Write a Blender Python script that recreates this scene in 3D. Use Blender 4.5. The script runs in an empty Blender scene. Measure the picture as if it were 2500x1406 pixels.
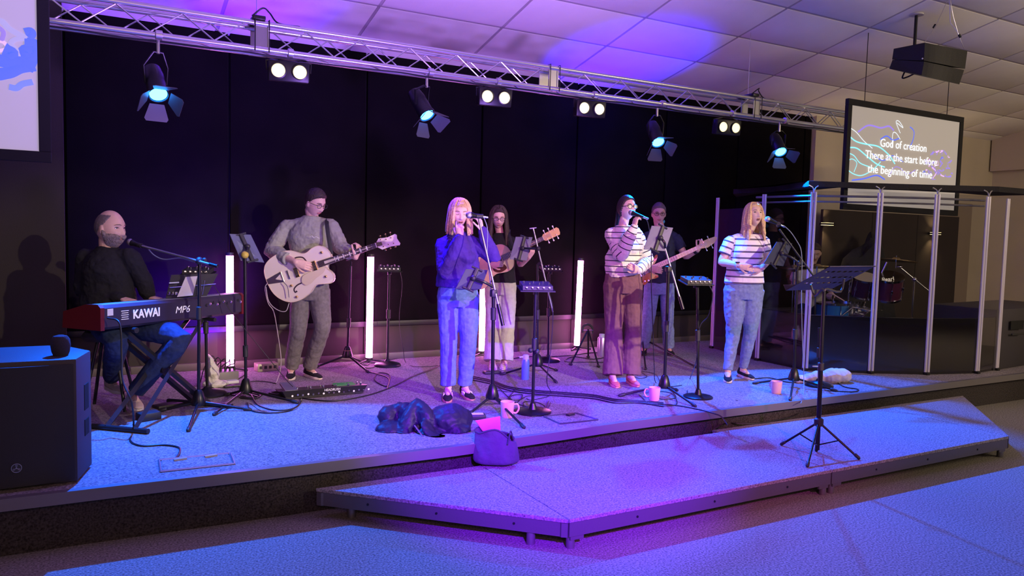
import bpy, bmesh, math, random
import numpy as np
from math import sin, cos, pi, radians, sqrt
from mathutils import Vector as V, Matrix, Euler, noise
random.seed(3)
SC = bpy.context.scene
COL = SC.collection
# ------------------------------------------------------------ camera
FPX, CX, CY, CAMZ, S = 1850.0, 1250.0, 703.0, 1.65, 0.31
_a, _p, _r = radians(61.0), radians(3.9), radians(1.43)
_fh, _rt, _up = V((cos(_a), sin(_a), 0)), V((sin(_a), -cos(_a), 0)), V((0, 0, 1))
CF = _fh*cos(_p) - _up*sin(_p); _u = _up*cos(_p) + _fh*sin(_p)
CR = _rt*cos(_r) + _u*sin(_r); CU = _u*cos(_r) - _rt*sin(_r)
CP = V((0, 0, CAMZ))
cam = bpy.data.cameras.new('camera'); camo = bpy.data.objects.new('camera', cam); COL.objects.link(camo)
m3 = Matrix((CR, CU, -CF)).transposed(); camo.matrix_world = Matrix.Translation(CP) @ m3.to_4x4()
cam.sensor_width = 36; cam.lens = 36*FPX/2500; cam.clip_start = .05; cam.clip_end = 100
SC.camera = camo
def ray(px, py): return CF + CR*((px-CX)/FPX) + CU*((CY-py)/FPX)
def G(px, py, z=S):
    d = ray(px, py); return CP + d*((z-CAMZ)/d.z)
def dep(P): return (P-CP).dot(_fh)
def at(px, py, P, dd=0.0):
    d = ray(px, py); return CP + d*((dep(P)+dd)/d.dot(_fh))
def atD(px, py, D):
    d = ray(px, py); return CP + d*(D/d.dot(_fh))
def onY(px, py, Y):
    d = ray(px, py); return CP + d*(Y/d.y)
# ------------------------------------------------------------ colour management, world
SC.view_settings.view_transform = 'Standard'; SC.view_settings.look = 'None'
SC.view_settings.exposure = 0.18; SC.view_settings.gamma = 1.0
try: SC.view_settings.use_curve_mapping = False
except Exception: pass
W = bpy.data.worlds.new('world'); SC.world = W; W.use_nodes = True
W.node_tree.nodes['Background'].inputs[0].default_value = (.32, .25, .27, 1)
W.node_tree.nodes['Background'].inputs[1].default_value = .05
# ------------------------------------------------------------ stage lights
def aim(o, P, T):
    o.location = P; o.rotation_euler = (V(T)-V(P)).to_track_quat('-Z', 'Y').to_euler()
def spot(name, P, T, col, W_, ang, blend=.3, size=.05):
    l = bpy.data.lights.new(name, 'SPOT'); l.color = col; l.energy = W_; l.spot_size = radians(ang); l.spot_blend = blend; l.shadow_soft_size = size
    o = bpy.data.objects.new(name, l); COL.objects.link(o); aim(o, P, T); return o
def area(name, P, T, col, W_, sx, sy, spread=180):
    l = bpy.data.lights.new(name, 'AREA'); l.color = col; l.energy = W_; l.shape = 'RECTANGLE'; l.size = sx; l.size_y = sy; l.spread = radians(spread)
    o = bpy.data.objects.new(name, l); COL.objects.link(o); aim(o, P, T); return o
PARS = [onY(388, 235, 5.9), onY(1045, 285, 5.9), onY(1608, 350, 5.9), onY(1907, 373, 5.9)]
PAIM = [V((.75, 4.1, 0.3)), V((3.3, 4.5, 0.3)), V((4.4, 4.0, .3)), V((5.7, 3.7, 0.1))]
# front-of-house: warm key, magenta and violet washes (hung in the hall behind the camera)
for T_, E_, A_ in (((.6, 6.3, .85), 1500, 17), ((1.9, 6.6, .95), 1700, 17), ((3.4, 6.0, .95), 1800, 17), ((5.0, 5.6, .9), 2000, 17), ((8.0, 6.2, .7), 500, 22)):
    spot('front_key_light', (5.2, -3.4, 3.7), T_, (1, .80, .58), E_, A_, .5, .05)
spot('front_rose_light', (-1.5, -2.8, 3.6), (2.8, 6.2, .3), (1, .30, .60), 130, 46, .6, .05)
spot('front_magenta_wash', (1.5, -2.8, 3.8), (3.9, 5.9, .3), (1, .10, .80), 1000, 34, .8, .05)
spot('front_violet_wash', (.2, -2.0, 3.7), (2.8, 4.55, .3), (.15, .0, 1), 9500, 22, .7, .05)
# truss back lights
for i, (P, T) in enumerate(zip(PARS, PAIM)):
    D = (T-P).normalized()
    spot('par_back_light', P + D*.03, T, [(.0, .13, 1), (.05, .01, 1), (.0, .10, 1), (.0, .12, 1)][i], [1150, 480, 1050, 1100][i], [84, 56, 78, 72][i], .15, .03)
# blue uplights thrown on the ceiling through the truss
spot('up_light', (4.9, 7.45, .9), (5.15, 7.0, 3.5), (.02, .0, 1), 2200, 40, 1, .04)
spot('up_light', (1.0, 7.35, .9), (1.25, 6.9, 3.6), (.08, .0, 1), 900, 34, 1, .04)
spot('blue_wall_fill', (.95, 7.15, .42), (.75, 7.66, 1.35), (.10, .0, 1), 420, 100, 1, .05)  # added unseen spot to bring up the blue on the back wall
# added violet spot standing in for bounce on the ceiling, warm house light on the right of the hall
spot('ceiling_bounce_spot', (2.6, 1.2, .5), (2.0, 4.9, 3.9), (.42, .20, 1), 1900, 80, 1, .3)
area('house_light', (9.5, -1.5, 3.4), (10.5, 5.5, 1.6), (1, .78, .5), 170, 2, 2)
area('hall_fill', (-.5, -3.5, 3.0), (1.5, 4, .4), (1, .74, .55), 60, 3, 2)
# ------------------------------------------------------------ materials
_M = {}
def mat(name, col, rough=.6, metal=0., emit=None, es=0., bump=0., bscale=60., var=0., vscale=20., spec=.5, coat=0., stripes=None, alpha=None, dist=.01):
    if name in _M: return _M[name]
    m = bpy.data.materials.new(name); m.use_nodes = True; nt = m.node_tree; N = nt.nodes; L = nt.links
    b = N['Principled BSDF']; b.inputs['Base Color'].default_value = (*col, 1); b.inputs['Roughness'].default_value = rough
    b.inputs['Metallic'].default_value = metal; b.inputs['Specular IOR Level'].default_value = spec; b.inputs['Coat Weight'].default_value = coat
    if emit: b.inputs['Emission Color'].default_value = (*emit, 1); b.inputs['Emission Strength'].default_value = es
    tc = N.new('ShaderNodeTexCoord')
    csock = None
    if stripes:   # (attribute, period, width, colour)
        at_ = N.new('ShaderNodeAttribute'); at_.attribute_name = 'along'
        mu = N.new('ShaderNodeMath'); mu.operation = 'MULTIPLY'; mu.inputs[1].default_value = 1/stripes[0]; L.new(at_.outputs['Fac'], mu.inputs[0])
        fr = N.new('ShaderNodeMath'); fr.operation = 'FRACT'; L.new(mu.outputs[0], fr.inputs[0])
        lt = N.new('ShaderNodeMath'); lt.operation = 'LESS_THAN'; lt.inputs[1].default_value = stripes[1]; L.new(fr.outputs[0], lt.inputs[0])
        mx = N.new('ShaderNodeMix'); mx.data_type = 'RGBA'; mx.inputs[6].default_value = (*col, 1); mx.inputs[7].default_value = (*stripes[2], 1)
        L.new(lt.outputs[0], mx.inputs[0]); csock = mx.outputs[2]; L.new(csock, b.inputs['Base Color'])
    if var:
        n = N.new('ShaderNodeTexNoise'); n.inputs['Scale'].default_value = vscale; n.inputs['Detail'].default_value = 6; L.new(tc.outputs['Object'], n.inputs[0])
        r = N.new('ShaderNodeMapRange'); r.inputs[1].default_value = .3; r.inputs[2].default_value = .7; r.inputs[3].default_value = 1-var; r.inputs[4].default_value = 1+var; L.new(n.outputs[0], r.inputs[0])
        mm = N.new('ShaderNodeMix'); mm.data_type = 'RGBA'; mm.blend_type = 'MULTIPLY'; mm.inputs[0].default_value = 1
        if csock: L.new(csock, mm.inputs[6])
        else: mm.inputs[6].default_value = (*col, 1)
        L.new(r.outputs[0], mm.inputs[7]); L.new(mm.outputs[2], b.inputs['Base Color'])
    if bump:
        n = N.new('ShaderNodeTexNoise'); n.inputs['Scale'].default_value = bscale; n.inputs['Detail'].default_value = 5; L.new(tc.outputs['Object'], n.inputs[0])
        bp = N.new('ShaderNodeBump'); bp.inputs['Strength'].default_value = bump; bp.inputs['Distance'].default_value = dist; L.new(n.outputs[0], bp.inputs['Height']); L.new(bp.outputs[0], b.inputs['Normal'])
    _M[name] = m; return m
def glassmat(name, tint, gloss=1.0, rough=.02):
    if name in _M: return _M[name]
    m = bpy.data.materials.new(name); m.use_nodes = True; nt = m.node_tree; N = nt.nodes; L = nt.links
    N.remove(N['Principled BSDF']); o = N['Material Output']
    t = N.new('ShaderNodeBsdfTransparent'); t.inputs[0].default_value = (*tint, 1)
    g = N.new('ShaderNodeBsdfGlossy'); g.inputs['Roughness'].default_value = rough; g.inputs[0].default_value = (gloss, gloss, gloss, 1)
    f = N.new('ShaderNodeFresnel'); ge = N.new('ShaderNodeNewGeometry'); mr = N.new('ShaderNodeMapRange'); mr.inputs[3].default_value = 1.45; mr.inputs[4].default_value = 1/1.45; L.new(ge.outputs['Backfacing'], mr.inputs[0]); L.new(mr.outputs[0], f.inputs[0])
    mx = N.new('ShaderNodeMixShader'); L.new(f.outputs[0], mx.inputs[0]); L.new(t.outputs[0], mx.inputs[1]); L.new(g.outputs[0], mx.inputs[2]); L.new(mx.outputs[0], o.inputs[0])
    _M[name] = m; return m
def carpet(name, col):
    return mat(name, col, .95, var=.62, vscale=95, bump=.6, bscale=180, spec=.12, dist=.005)
K = lambda: mat('black_metal', (.015, .015, .018), .38, .3)
KP = lambda: mat('black_plastic', (.02, .02, .022), .5, bump=.1, bscale=300)
CH = lambda: mat('chrome', (.75, .75, .78), .15, 1)
# ------------------------------------------------------------ objects
def tag(o, label=None, cat=None, group=None, kind=None):
    if label: o['label'] = label
    if cat: o['category'] = cat
    if group: o['group'] = group
    if kind: o['kind'] = kind
    return o
def thing(name, label, cat, loc=(0, 0, 0), rz=0., group=None):
    o = bpy.data.objects.new(name, None); COL.objects.link(o); o.location = loc; o.rotation_euler = (0, 0, rz); o.empty_display_size = .1
    return tag(o, label, cat, group)
def PW(root, P):   # world point -> local of an unrotated/rotated root
    return Matrix.Rotation(-root.rotation_euler.z, 3, 'Z') @ (V(P) - V(root.location))
def frame(d, up=V((0, 0, 1))):
    d = d.normalized(); x = d.cross(up)
    if x.length < 1e-4: x = V((1, 0, 0))
    x.normalize(); return x, x.cross(d).normalized(), d
class MB:
    def __init__(s): s.bm = bmesh.new(); s.O = V((0, 0, 0))
    def box(s, c, d, R=None, bev=0.):
        g = bmesh.ops.create_cube(s.bm, size=1)['verts']
        if bev > 0:
            for v in g: v.co = V((v.co.x*d[0], v.co.y*d[1], v.co.z*d[2]))
            es = set(e for v in g for e in v.link_edges)
            r = bmesh.ops.bevel(s.bm, geom=list(es), offset=bev, segments=2, affect='EDGES', profile=.5)
            fs = set(); vs = set(r['verts'])
            stack = list(vs)
            while stack:
                v = stack.pop()
                for e in v.link_edges:
                    w = e.other_vert(v)
                    if w not in vs: vs.add(w); stack.append(w)
            g = list(vs)
        else:
            for v in g: v.co = V((v.co.x*d[0], v.co.y*d[1], v.co.z*d[2]))
        for v in g:
            if R: v.co = R @ v.co
            v.co += V(c) - s.O
        return s
    def tube(s, pts, r, n=8, cap=True, flat=1.0, up=None, roundcap=False):
        pts = [V(p) - s.O for p in pts]; k = len(pts)
        rs = list(r) if isinstance(r, (list, tuple)) else [r]*k
        if roundcap:
            d0 = (pts[0]-pts[1]).normalized(); d1 = (pts[-1]-pts[-2]).normalized(); a = rs[0]; b = rs[-1]
            ma = max(a) if isinstance(a, tuple) else a; mb = max(b) if isinstance(b, tuple) else b
            q = lambda r_, f_: (r_[0]*f_, r_[1]*f_) if isinstance(r_, tuple) else r_*f_
            pts = [pts[0]+d0*ma*.95, pts[0]+d0*ma*.7] + pts + [pts[-1]+d1*mb*.7, pts[-1]+d1*mb*.95]
            rs = [q(a, .3), q(a, .72)] + rs + [q(b, .72), q(b, .3)]; k = len(pts)
        rings = []; u = up
        for i, p in enumerate(pts):
            d = (pts[min(i+1, k-1)] - pts[max(i-1, 0)])
            if d.length < 1e-9: d = V((0, 0, 1))
            d.normalize()
            if u is None: u = V((0, 0, 1)) if abs(d.z) < .9 else V((0, 1, 0))
            x = d.cross(u)
            if x.length < 1e-4: x = d.orthogonal()
            x.normalize(); y = x.cross(d).normalized()
            if up is None: u = y
            rr = rs[i]; ra, rb = (rr if isinstance(rr, tuple) else (rr, rr*flat))
            rings.append([s.bm.verts.new(p + x*ra*cos(2*pi*j/n) + y*rb*sin(2*pi*j/n)) for j in range(n)])
        for a, b in zip(rings, rings[1:]):
            for j in range(n): s.bm.faces.new((a[j], a[(j+1) % n], b[(j+1) % n], b[j]))
        if cap: s.bm.faces.new(list(reversed(rings[0]))); s.bm.faces.new(rings[-1])
        return s
    def cyl(s, a, b, r0, r1=None, n=14): return s.tube([a, b], [r0, r0 if r1 is None else r1], n)
    def lathe(s, prof, c=(0, 0, 0), axis=V((0, 0, 1)), n=20):
        x, y, z = frame(V(axis), V((0, 1, 0)) if abs(V(axis).normalized().z) > .9 else V((0, 0, 1))); c = V(c) - s.O; rings = []
        for r, h in prof: rings.append([s.bm.verts.new(c + z*h + x*max(r, 1e-4)*cos(2*pi*j/n) + y*max(r, 1e-4)*sin(2*pi*j/n)) for j in range(n)])
        for a, b in zip(rings, rings[1:]):
            for j in range(n): s.bm.faces.new((a[j], a[(j+1) % n], b[(j+1) % n], b[j]))
        s.bm.faces.new(list(reversed(rings[0]))); s.bm.faces.new(rings[-1]); return s
    def ball(s, c, r, n=12, R=None):
        r = (r, r, r) if not isinstance(r, (tuple, list)) else r
        g = bmesh.ops.create_uvsphere(s.bm, u_segments=n, v_segments=max(6, n*2//3), radius=1)['verts']
        for v in g:
            v.co = V((v.co.x*r[0], v.co.y*r[1], v.co.z*r[2]))
            if R: v.co = R @ v.co
            v.co += V(c) - s.O
        return s
    def prism(s, poly, h, c=(0, 0, 0), R=None, bev=0.):   # polygon in xy extruded to z=h
        a = [V((p[0], p[1], 0)) for p in poly]; b = [V((p[0], p[1], h)) for p in poly]
        if R: a = [R @ v for v in a]; b = [R @ v for v in b]
        o = V(c) - s.O
        A = [s.bm.verts.new(v+o) for v in a]; B = [s.bm.verts.new(v+o) for v in b]
        fb = s.bm.faces.new(list(reversed(A))); ft = s.bm.faces.new(B); n = len(A)
        for i in range(n): s.bm.faces.new((A[i], A[(i+1) % n], B[(i+1) % n], B[i]))
        if bev: bmesh.ops.bevel(s.bm, geom=list(set(fb.edges) | set(ft.edges)), offset=bev, segments=2, affect='EDGES', profile=.5)
        return s
    def quad(s, pts):
        s.bm.faces.new([s.bm.verts.new(V(p)-s.O) for p in pts]); return s
    def build(s, name, m, parent=None, smooth=True, mods=None):
        bmesh.ops.recalc_face_normals(s.bm, faces=s.bm.faces)
        me = bpy.data.meshes.new(name); s.bm.to_mesh(me); s.bm.free(); me.materials.append(m)
        if smooth:
            me.shade_smooth()
            try: me.set_sharp_from_angle(angle=radians(38))
            except Exception: pass
        o = bpy.data.objects.new(name, me); COL.objects.link(o)
        if parent: o.parent = parent
        return o
def inst(src, name, loc=None, rot=None, parent=None, scale=None):
    c = src.copy(); c.name = name; COL.objects.link(c)
    if parent is not None: c.parent = parent
    if loc is not None: c.location = loc
    if rot is not None: c.rotation_euler = rot
    if scale is not None: c.scale = scale
    return c
def copy_tree(o, parent=None):
    c = o.copy(); COL.objects.link(c)
    if parent: c.parent = parent
    for ch in list(o.children): copy_tree(ch, c)
    return c
def wp(T):   # MB whose points are given in world space, built under an unrotated thing T
    m = MB(); m.O = V(T.location) if T else V((0, 0, 0)); return m
def catm(P, n=6):
    P = [V(p) for p in P]; out = []
    Q = [P[0]*2-P[1]] + P + [P[-1]*2-P[-2]]
    for i in range(1, len(Q)-2):
        for k in range(n):
            t = k/n; a, b, c, d = Q[i-1], Q[i], Q[i+1], Q[i+2]
            out.append(.5*((2*b) + (c-a)*t + (2*a-5*b+4*c-d)*t*t + (3*b-a-3*c+d)*t**3))
    out.append(P[-1]); return out
def text(name, s, size, m, parent, loc, R, ext=.001, bold=0.0, shear=0., align='CENTER', sx=1.0):
    cu = bpy.data.curves.new(name, 'FONT'); cu.body = s; cu.size = size; cu.extrude = ext; cu.offset = bold; cu.shear = shear; cu.align_x = align; cu.align_y = 'CENTER'
    cu.materials.append(m); o0 = bpy.data.objects.new(name, cu); COL.objects.link(o0)
    me = bpy.data.meshes.new_from_object(o0.evaluated_get(bpy.context.evaluated_depsgraph_get())); bpy.data.objects.remove(o0)
    me.name = name; o = bpy.data.objects.new(name, me); COL.objects.link(o)
    if parent: o.parent = parent
    TM[o.name] = Matrix.Translation(V(loc)) @ R.to_4x4(); o.matrix_local = TM[o.name]; return o
TM = {}
def stretch(o, w):
    xs_ = [v.co.x for v in o.data.vertices]; o.matrix_local = TM[o.name] @ Matrix.Diagonal((w/(max(xs_)-min(xs_)), 1, 1, 1)); return o
def basis(x, y, z=None):
    x = V(x).normalized(); y = V(y).normalized(); z = x.cross(y).normalized(); y = z.cross(x)
    return Matrix((x, y, z)).transposed()
# ============================================================ SETTING
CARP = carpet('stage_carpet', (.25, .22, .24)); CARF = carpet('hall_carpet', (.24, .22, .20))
WALLB = mat('beige_paint', (.52, .45, .36), .85, var=.05, vscale=2)
DARKW = mat('dark_fabric', (.030, .026, .030), .95, bump=.2, bscale=300, spec=.1)
CEILZ = lambda y: 5.16 - .22*y
YB = 7.66
fl = MB().box((5, 2.5, -.05), (22, 13, .1)).build('floor', CARF, smooth=False); tag(fl, kind='structure')
# stage
edge = [(-4, 4.37), (-1, 4.35), (0, 4.335), (1, 4.305), (2, 4.29), (2.6, 4.32), (3.4, 4.375), (4.4, 4.39), (6, 4.395), (9, 4.40), (15, 4.40)]
st = tag(bpy.data.objects.new('stage', None), 'carpeted stage platform with pale metal nosing', kind='structure'); COL.objects.link(st)
MB().prism([(x, y+.03) for x, y in edge] + [(15, 7.7), (-4, 7.7)], .06, (0, 0, S-.06)).build('stage_floor', CARP, st, False)
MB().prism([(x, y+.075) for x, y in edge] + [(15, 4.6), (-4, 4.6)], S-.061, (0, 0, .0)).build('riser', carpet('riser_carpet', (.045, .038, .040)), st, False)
n = MB()
NOSE = mat('nosing_metal', (.17, .155, .165), .45, .3)
for (x0, y0), (x1, y1) in zip(edge, edge[1:]):
    n.prism([(x0, y0), (x1, y1), (x1, y1+.045), (x0, y0+.045)], .062, (0, 0, S-.060))
n.build('nosing', NOSE, st, False)
# back wall: fabric panels with open seams, rail and lower panels
wb = MB().box((5, YB+.1, 1.9), (22, .12, 4.0)).build('wall_back', mat('black_board', (.008, .008, .01), .9), smooth=False); tag(wb, kind='structure')
xs = [-4.1, -2.85, -1.53, -.2, 1.14, 2.48, 3.81, 5.08, 6.44, 7.7, 9.0, 9.15]
PANL = mat('charcoal_acoustic_fabric', (.008, .0065, .008), 1.0, bump=.3, bscale=260, var=.15, vscale=3, spec=.02)
LOWP = mat('brown_lower_panel', (.042, .036, .032), .8, var=.15, vscale=3, spec=.3)
for a, b in zip(xs, xs[1:]):
    MB().box(((a+b)/2, YB+.01, 2.13), (b-a-.022, .05, 2.83), bev=.006).build('fabric_panel', PANL, wb)
    MB().box(((a+b)/2, YB+.02, .50), (b-a-.008, .03, .34), bev=.003).build('lower_panel', LOWP, wb)
tag(MB().box((2.5, YB-.005, .695), (13.2, .05, .055), bev=.004).build('trim_1', mat('black_rail', (.008, .008, .01), .5)), kind='structure')
tag(MB().box((2.5, YB-.01, .345), (13.2, .04, .07), bev=.006).build('baseboard_back', mat('brown_skirting', (.10, .085, .08), .5)), kind='structure')
# beige wall beyond the drum booth and end wall
wr = MB().box((11.6, YB-.03, 1.8), (4.9, .1, 3.62)).box((13.77, 4, 1.8), (.2, 9, 4.0)).build('wall_right', WALLB, smooth=False); tag(wr, kind='structure')
tag(MB().box((13.6, 3.6, 3.3), (.14, 7.9, .66)).build('trim_2', mat('beige_bulkhead', (.50, .42, .36), .85), smooth=False), kind='structure')
wl = MB().box((-1.9, 6.0, 1.9), (3.3, .1, 3.9)); wl.bm.free(); wl = MB()
wl.box((-2.7, YB-.35, 1.8), (5.0, .1, 3.6)); wl = wl.build('wall_left', mat('brown_side_wall', (.028, .022, .018), .9, bump=.15, bscale=120), smooth=False); tag(wl, kind='structure')
# ceiling of lay-in tiles on a sloping grid
ce = MB(); R_ = Matrix.Rotation(math.atan(-.22), 3, 'X')
ce.box((5, 2.6, CEILZ(2.6)+.045), (22, 14, .05), R_)
ce = ce.build('ceiling', mat('ceiling_void', (.36, .34, .35), .8), smooth=False); tag(ce, kind='structure')
TILE = mat('white_ceiling_tile', (.80, .77, .74), .9, bump=.15, bscale=150, var=.03, vscale=3)
tw, tl = 1.255, .645
t0 = MB().box((0, 0, 0), (tw-.03, (tl-.03)*1.024, .018), bev=.004).build('ceiling_tile', TILE, ce); first = True
for i in range(-5, 9):
    for j in range(-4, 8):
        x = 3.54 + tw*(i+.5); y = 6.72 - tl*(j-.5)
        if y > 7.95 or y < 1.6: continue
        loc = (x, y, CEILZ(y)+.013); o = t0 if first else inst(t0, 'ceiling_tile', parent=ce); first = False
        o.location = loc; o.rotation_euler = (math.atan(-.22), 0, 0)
gr = MB()
for i in range(-5, 10):
    x = 3.54+tw*i; gr.box((x, 4.6, CEILZ(4.6)+.012), (.028, 7.3, .006), R_)
for j in range(-3, 9):
    y = 6.72-tl*j; gr.box((5, y, CEILZ(y)+.012), (20, .028, .006), R_)
gr.build('ceiling_grid', mat('ceiling_grid_paint', (.42, .38, .40), .6), ce, False)
# portable platform in front: two decks and two corner decks
DECKE = mat('dark_deck_frame', (.11, .10, .11), .45, .2, bump=.1, bscale=80)
PC = carpet('platform_carpet', (.26, .23, .25))
LEGM = mat('galvanised_leg', (.22, .21, .21), .45, .7)
ZP = .17
def deck(label, poly, legs):
    cx = sum(p[0] for p in poly)/len(poly); cy = sum(p[1] for p in poly)/len(poly)
    T = thing('stage_platform', label, 'platform', (cx, cy, 0), group='portable decks in front of the stage')
    m = wp(T); m.prism(poly, .022, (0, 0, ZP-.022), bev=.003); m.build('deck', PC, T, False)
    for k in range(len(poly)):
        a, b = V((*poly[k], 0)), V((*poly[(k+1) % len(poly)], 0)); d = (b-a).normalized(); nrm = V((-d.y, d.x, 0))
        m = wp(T); q = [a+d*.002+nrm*.002, b-d*.002+nrm*.002, b-d*.02+nrm*.03, a+d*.02+nrm*.03]
        m.prism([(p.x, p.y) for p in q], .075, (0, 0, ZP-.098)); m.build('frame_rail', DECKE, T, False)
        for u in (.22, .5, .8):
            if (b-a).length > 1.2:
                c = a+(b-a)*u + V((0, 0, ZP-.058)); wp(T).cyl(c+nrm*.004, c-nrm*.002, .007, n=8).build('bolt', K(), T)
    for (x, y, corner) in legs:
        m = wp(T); m.cyl((x, y, 0), (x, y, ZP-.09), .024, n=16); m.build('leg', LEGM, T)
        if corner:
            wp(T).box((x+corner*.025, y-.022, ZP-.105), (.085, .012, .03)).build('leg_bracket', DECKE, T, False)
e = .004
deck('triangular corner deck at the left end of the front platform', [(1.115, 4.285), (2.18-e, 3.25), (2.18-e, 4.285)], [(1.30, 4.20, 0), (2.05, 3.42, 0)])
deck('carpeted deck in front of the stage with canvas bag on it', [(2.18+e, 3.25), (4.245-e, 3.25), (4.245-e, 4.285), (2.18+e, 4.285)], [(2.215, 3.285, 1), (4.205, 3.285, -1)])
deck('carpeted front deck carrying the black folding music stand', [(4.245+e, 3.25), (6.33-e, 3.25), (6.33-e, 4.36), (4.245+e, 4.36)], [(4.285, 3.285, 1), (6.29, 3.285, -1), (6.2, 3.5, 0)])
deck('triangular corner deck at the right end of the front platform', [(6.33+e, 3.25), (7.62, 4.37), (6.33+e, 4.37)], [(6.5, 4.2, 0)])
# ============================================================ PEOPLE
def g_(x): return np.exp(-x*x)
def ss(x, a, b):
    t = np.clip((x-a)/(b-a), 0, 1); return t*t*(3-2*t)
def head_grid(nu=56, nv=44, fem=0.):
    th = np.linspace(.02, pi-.02, nv)[:, None]; ph = np.linspace(0, 2*pi, nu, endpoint=False)[None, :]
    dx = np.sin(th)*np.cos(ph); dy = np.sin(th)*np.sin(ph); dz = np.cos(th)*np.ones_like(ph)
    x = .0745*np.sign(dx)*np.abs(dx)**.92; y = .097*dy; z = .118*dz
    low = np.clip(-z/.118, 0, 1)
    x = x*(1-.30*low**1.7-.05*fem*low); x = x*(1-.07*ss(z, .03, .11))
    back = y < 0
    y = np.where(back, y*(1-.42*low**1.1)*1.03, y*(1-.10*low**2))
    y = np.where(~back, np.minimum(y, .088+.004*g_(x/.03)), y)
    f = ss(y, .02, .06)
    ax = np.abs(x)
    nose = np.where(z > -.034, ss(-z, -.030, .034), ss(z, -.045, -.034))
    y = y + f*(.027*(1-.12*fem)*g_(x/.0115)*nose*(z < .03) + .006*g_((ax-.012)/.007)*g_((z+.034)/.008))
    y = y + f*(-.013*g_((ax-.033)/.017)*g_((z-.008)/.014) + .005*(1-fem*.6)*g_((z-.031)/.009)*g_(x/.045)
               + .005*g_((ax-.043)/.016)*g_((z+.022)/.016) + .007*g_(x/.020)*g_((z+.062)/.008) - .005*g_(x/.022)*g_((z+.0605)/.0025)
               - .004*g_(x/.02)*g_((z+.078)/.007) + .008*g_(x/.018)*g_((z+.102)/.012))
    return x, y, z
def grid_faces(nv, nu):
    F = []
    for i in range(nv-1):
        for j in range(nu): F.append((i*nu+j, i*nu+(j+1) % nu, (i+1)*nu+(j+1) % nu, (i+1)*nu+j))
    F.append(tuple(range(nu-1, -1, -1))); F.append(tuple((nv-1)*nu+j for j in range(nu))); return F
def add_grid(mb, x, y, z, Hc, R, sc):
    nv, nu = x.shape; vs = []
    for a, b, c in zip(x.ravel(), y.ravel(), z.ravel()): vs.append(mb.bm.verts.new(Hc + R @ (V((a, b, c))*sc) - mb.O))
    for f in grid_faces(nv, nu): mb.bm.faces.new([vs[i] for i in f])
def vox(mb, name, m, parent, size=.006, sm=2, disp=(), dec=None, segs=None):
    bmesh.ops.recalc_face_normals(mb.bm, faces=mb.bm.faces)
    me = bpy.data.meshes.new(name+'_src'); mb.bm.to_mesh(me); mb.bm.free()
    o = bpy.data.objects.new('tmp', me); COL.objects.link(o)
    r = o.modifiers.new('r', 'REMESH'); r.mode = 'VOXEL'; r.voxel_size = size
    s = o.modifiers.new('s', 'SMOOTH'); s.factor = .5; s.iterations = sm
    for (sc_, st_) in disp:
        k = 'c%g' % sc_
        tx = bpy.data.textures.get(k) or bpy.data.textures.new(k, 'CLOUDS'); tx.noise_scale = sc_; tx.noise_depth = 2
        d = o.modifiers.new('d', 'DISPLACE'); d.texture = tx; d.strength = st_; d.mid_level = .5; d.texture_coords = 'LOCAL'
    if dec: dd = o.modifiers.new('x', 'DECIMATE'); dd.ratio = dec
    nm = bpy.data.meshes.new_from_object(o.evaluated_get(bpy.context.evaluated_depsgraph_get()))
    bpy.data.objects.remove(o); bpy.data.meshes.remove(me); nm.name = name; nm.materials.clear(); nm.materials.append(m)
    nm.shade_smooth()
    if segs:
        n = len(nm.vertices); co = np.empty(n*3, np.float32); nm.vertices.foreach_get('co', co); co = co.reshape(-1, 3)
        best = np.full(n, 9e9); al = np.zeros(n)
        for a, b, rad, off, mode in segs:
            a = np.array(a-mb.O); b = np.array(b-mb.O); ab = b-a; L = np.linalg.norm(ab); t = ((co-a)@ab)/(L*L); tc = np.clip(t, 0, 1)
            dd = np.linalg.norm(co-(a+tc[:, None]*ab), axis=1)/rad
            v = (t*L+off) if mode == 'a' else co[:, 2]+off
            k = dd < best; best[k] = dd[k]; al[k] = v[k]
        at_ = nm.attributes.new('along', 'FLOAT', 'POINT'); at_.data.foreach_set('value', (al+5).astype(np.float32))
    ob = bpy.data.objects.new(name, nm); COL.objects.link(ob)
    if parent: ob.parent = parent
    return ob
def rot(v, ax, a): return Matrix.Rotation(a, 3, ax) @ v
def hand(mb, w, d, pn, side=1, curl=.5, sc=1.0, spread=.10, thumb=.6, per=None):
    """w wrist, d direction of the hand, pn palm normal, side=+1: thumb on d x pn side"""
    d = V(d).normalized(); pn = V(pn); pn = (pn-d*pn.dot(d)).normalized(); lat = d.cross(pn).normalized()*side
    k = w + d*.088*sc
    mb.tube([w-d*.01, w+d*.02*sc, w+d*.055*sc, k], [(.026*sc, .020*sc), (.034*sc, .019*sc), (.041*sc, .016*sc), (.040*sc, .013*sc)], 10, up=pn, roundcap=False)
    for i, (L, o) in enumerate([(.074, .029), (.082, .010), (.076, -.010), (.060, -.029)]):
        c = curl if per is None else per[i]
        p = k + lat*o*sc - d*.012*sc; dd = (d + lat*(o*spread*14)).normalized(); pts = [p]; rr = [.0095*sc]; q = p; ax = dd.cross(pn).normalized()
        for s_, (fr, cc) in enumerate([(.46, .75), (.30, 1.15), (.24, .8)]):
            dd = rot(dd, ax, c*cc); q = q + dd*L*fr*sc*(1.12 if s_ == 0 else 1); pts.append(q); rr.append((.0088-.0009*s_)*sc)
        mb.tube(pts, rr, 8, roundcap=True)
    p = w + d*.022*sc + lat*.026*sc; dd = (d*.75 + lat*.75 + pn*.35).normalized(); q = p; pts = [p - d*.01]; rr = [.012*sc]
    for fr in (.036, .030, .024):
        q = q + dd*fr*sc; pts.append(q); rr.append(.0100*sc); dd = (dd + (d*.5 - lat*.55 + pn*.55)*thumb*.8).normalized()
    mb.tube(pts, rr, 8, roundcap=True)
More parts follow.
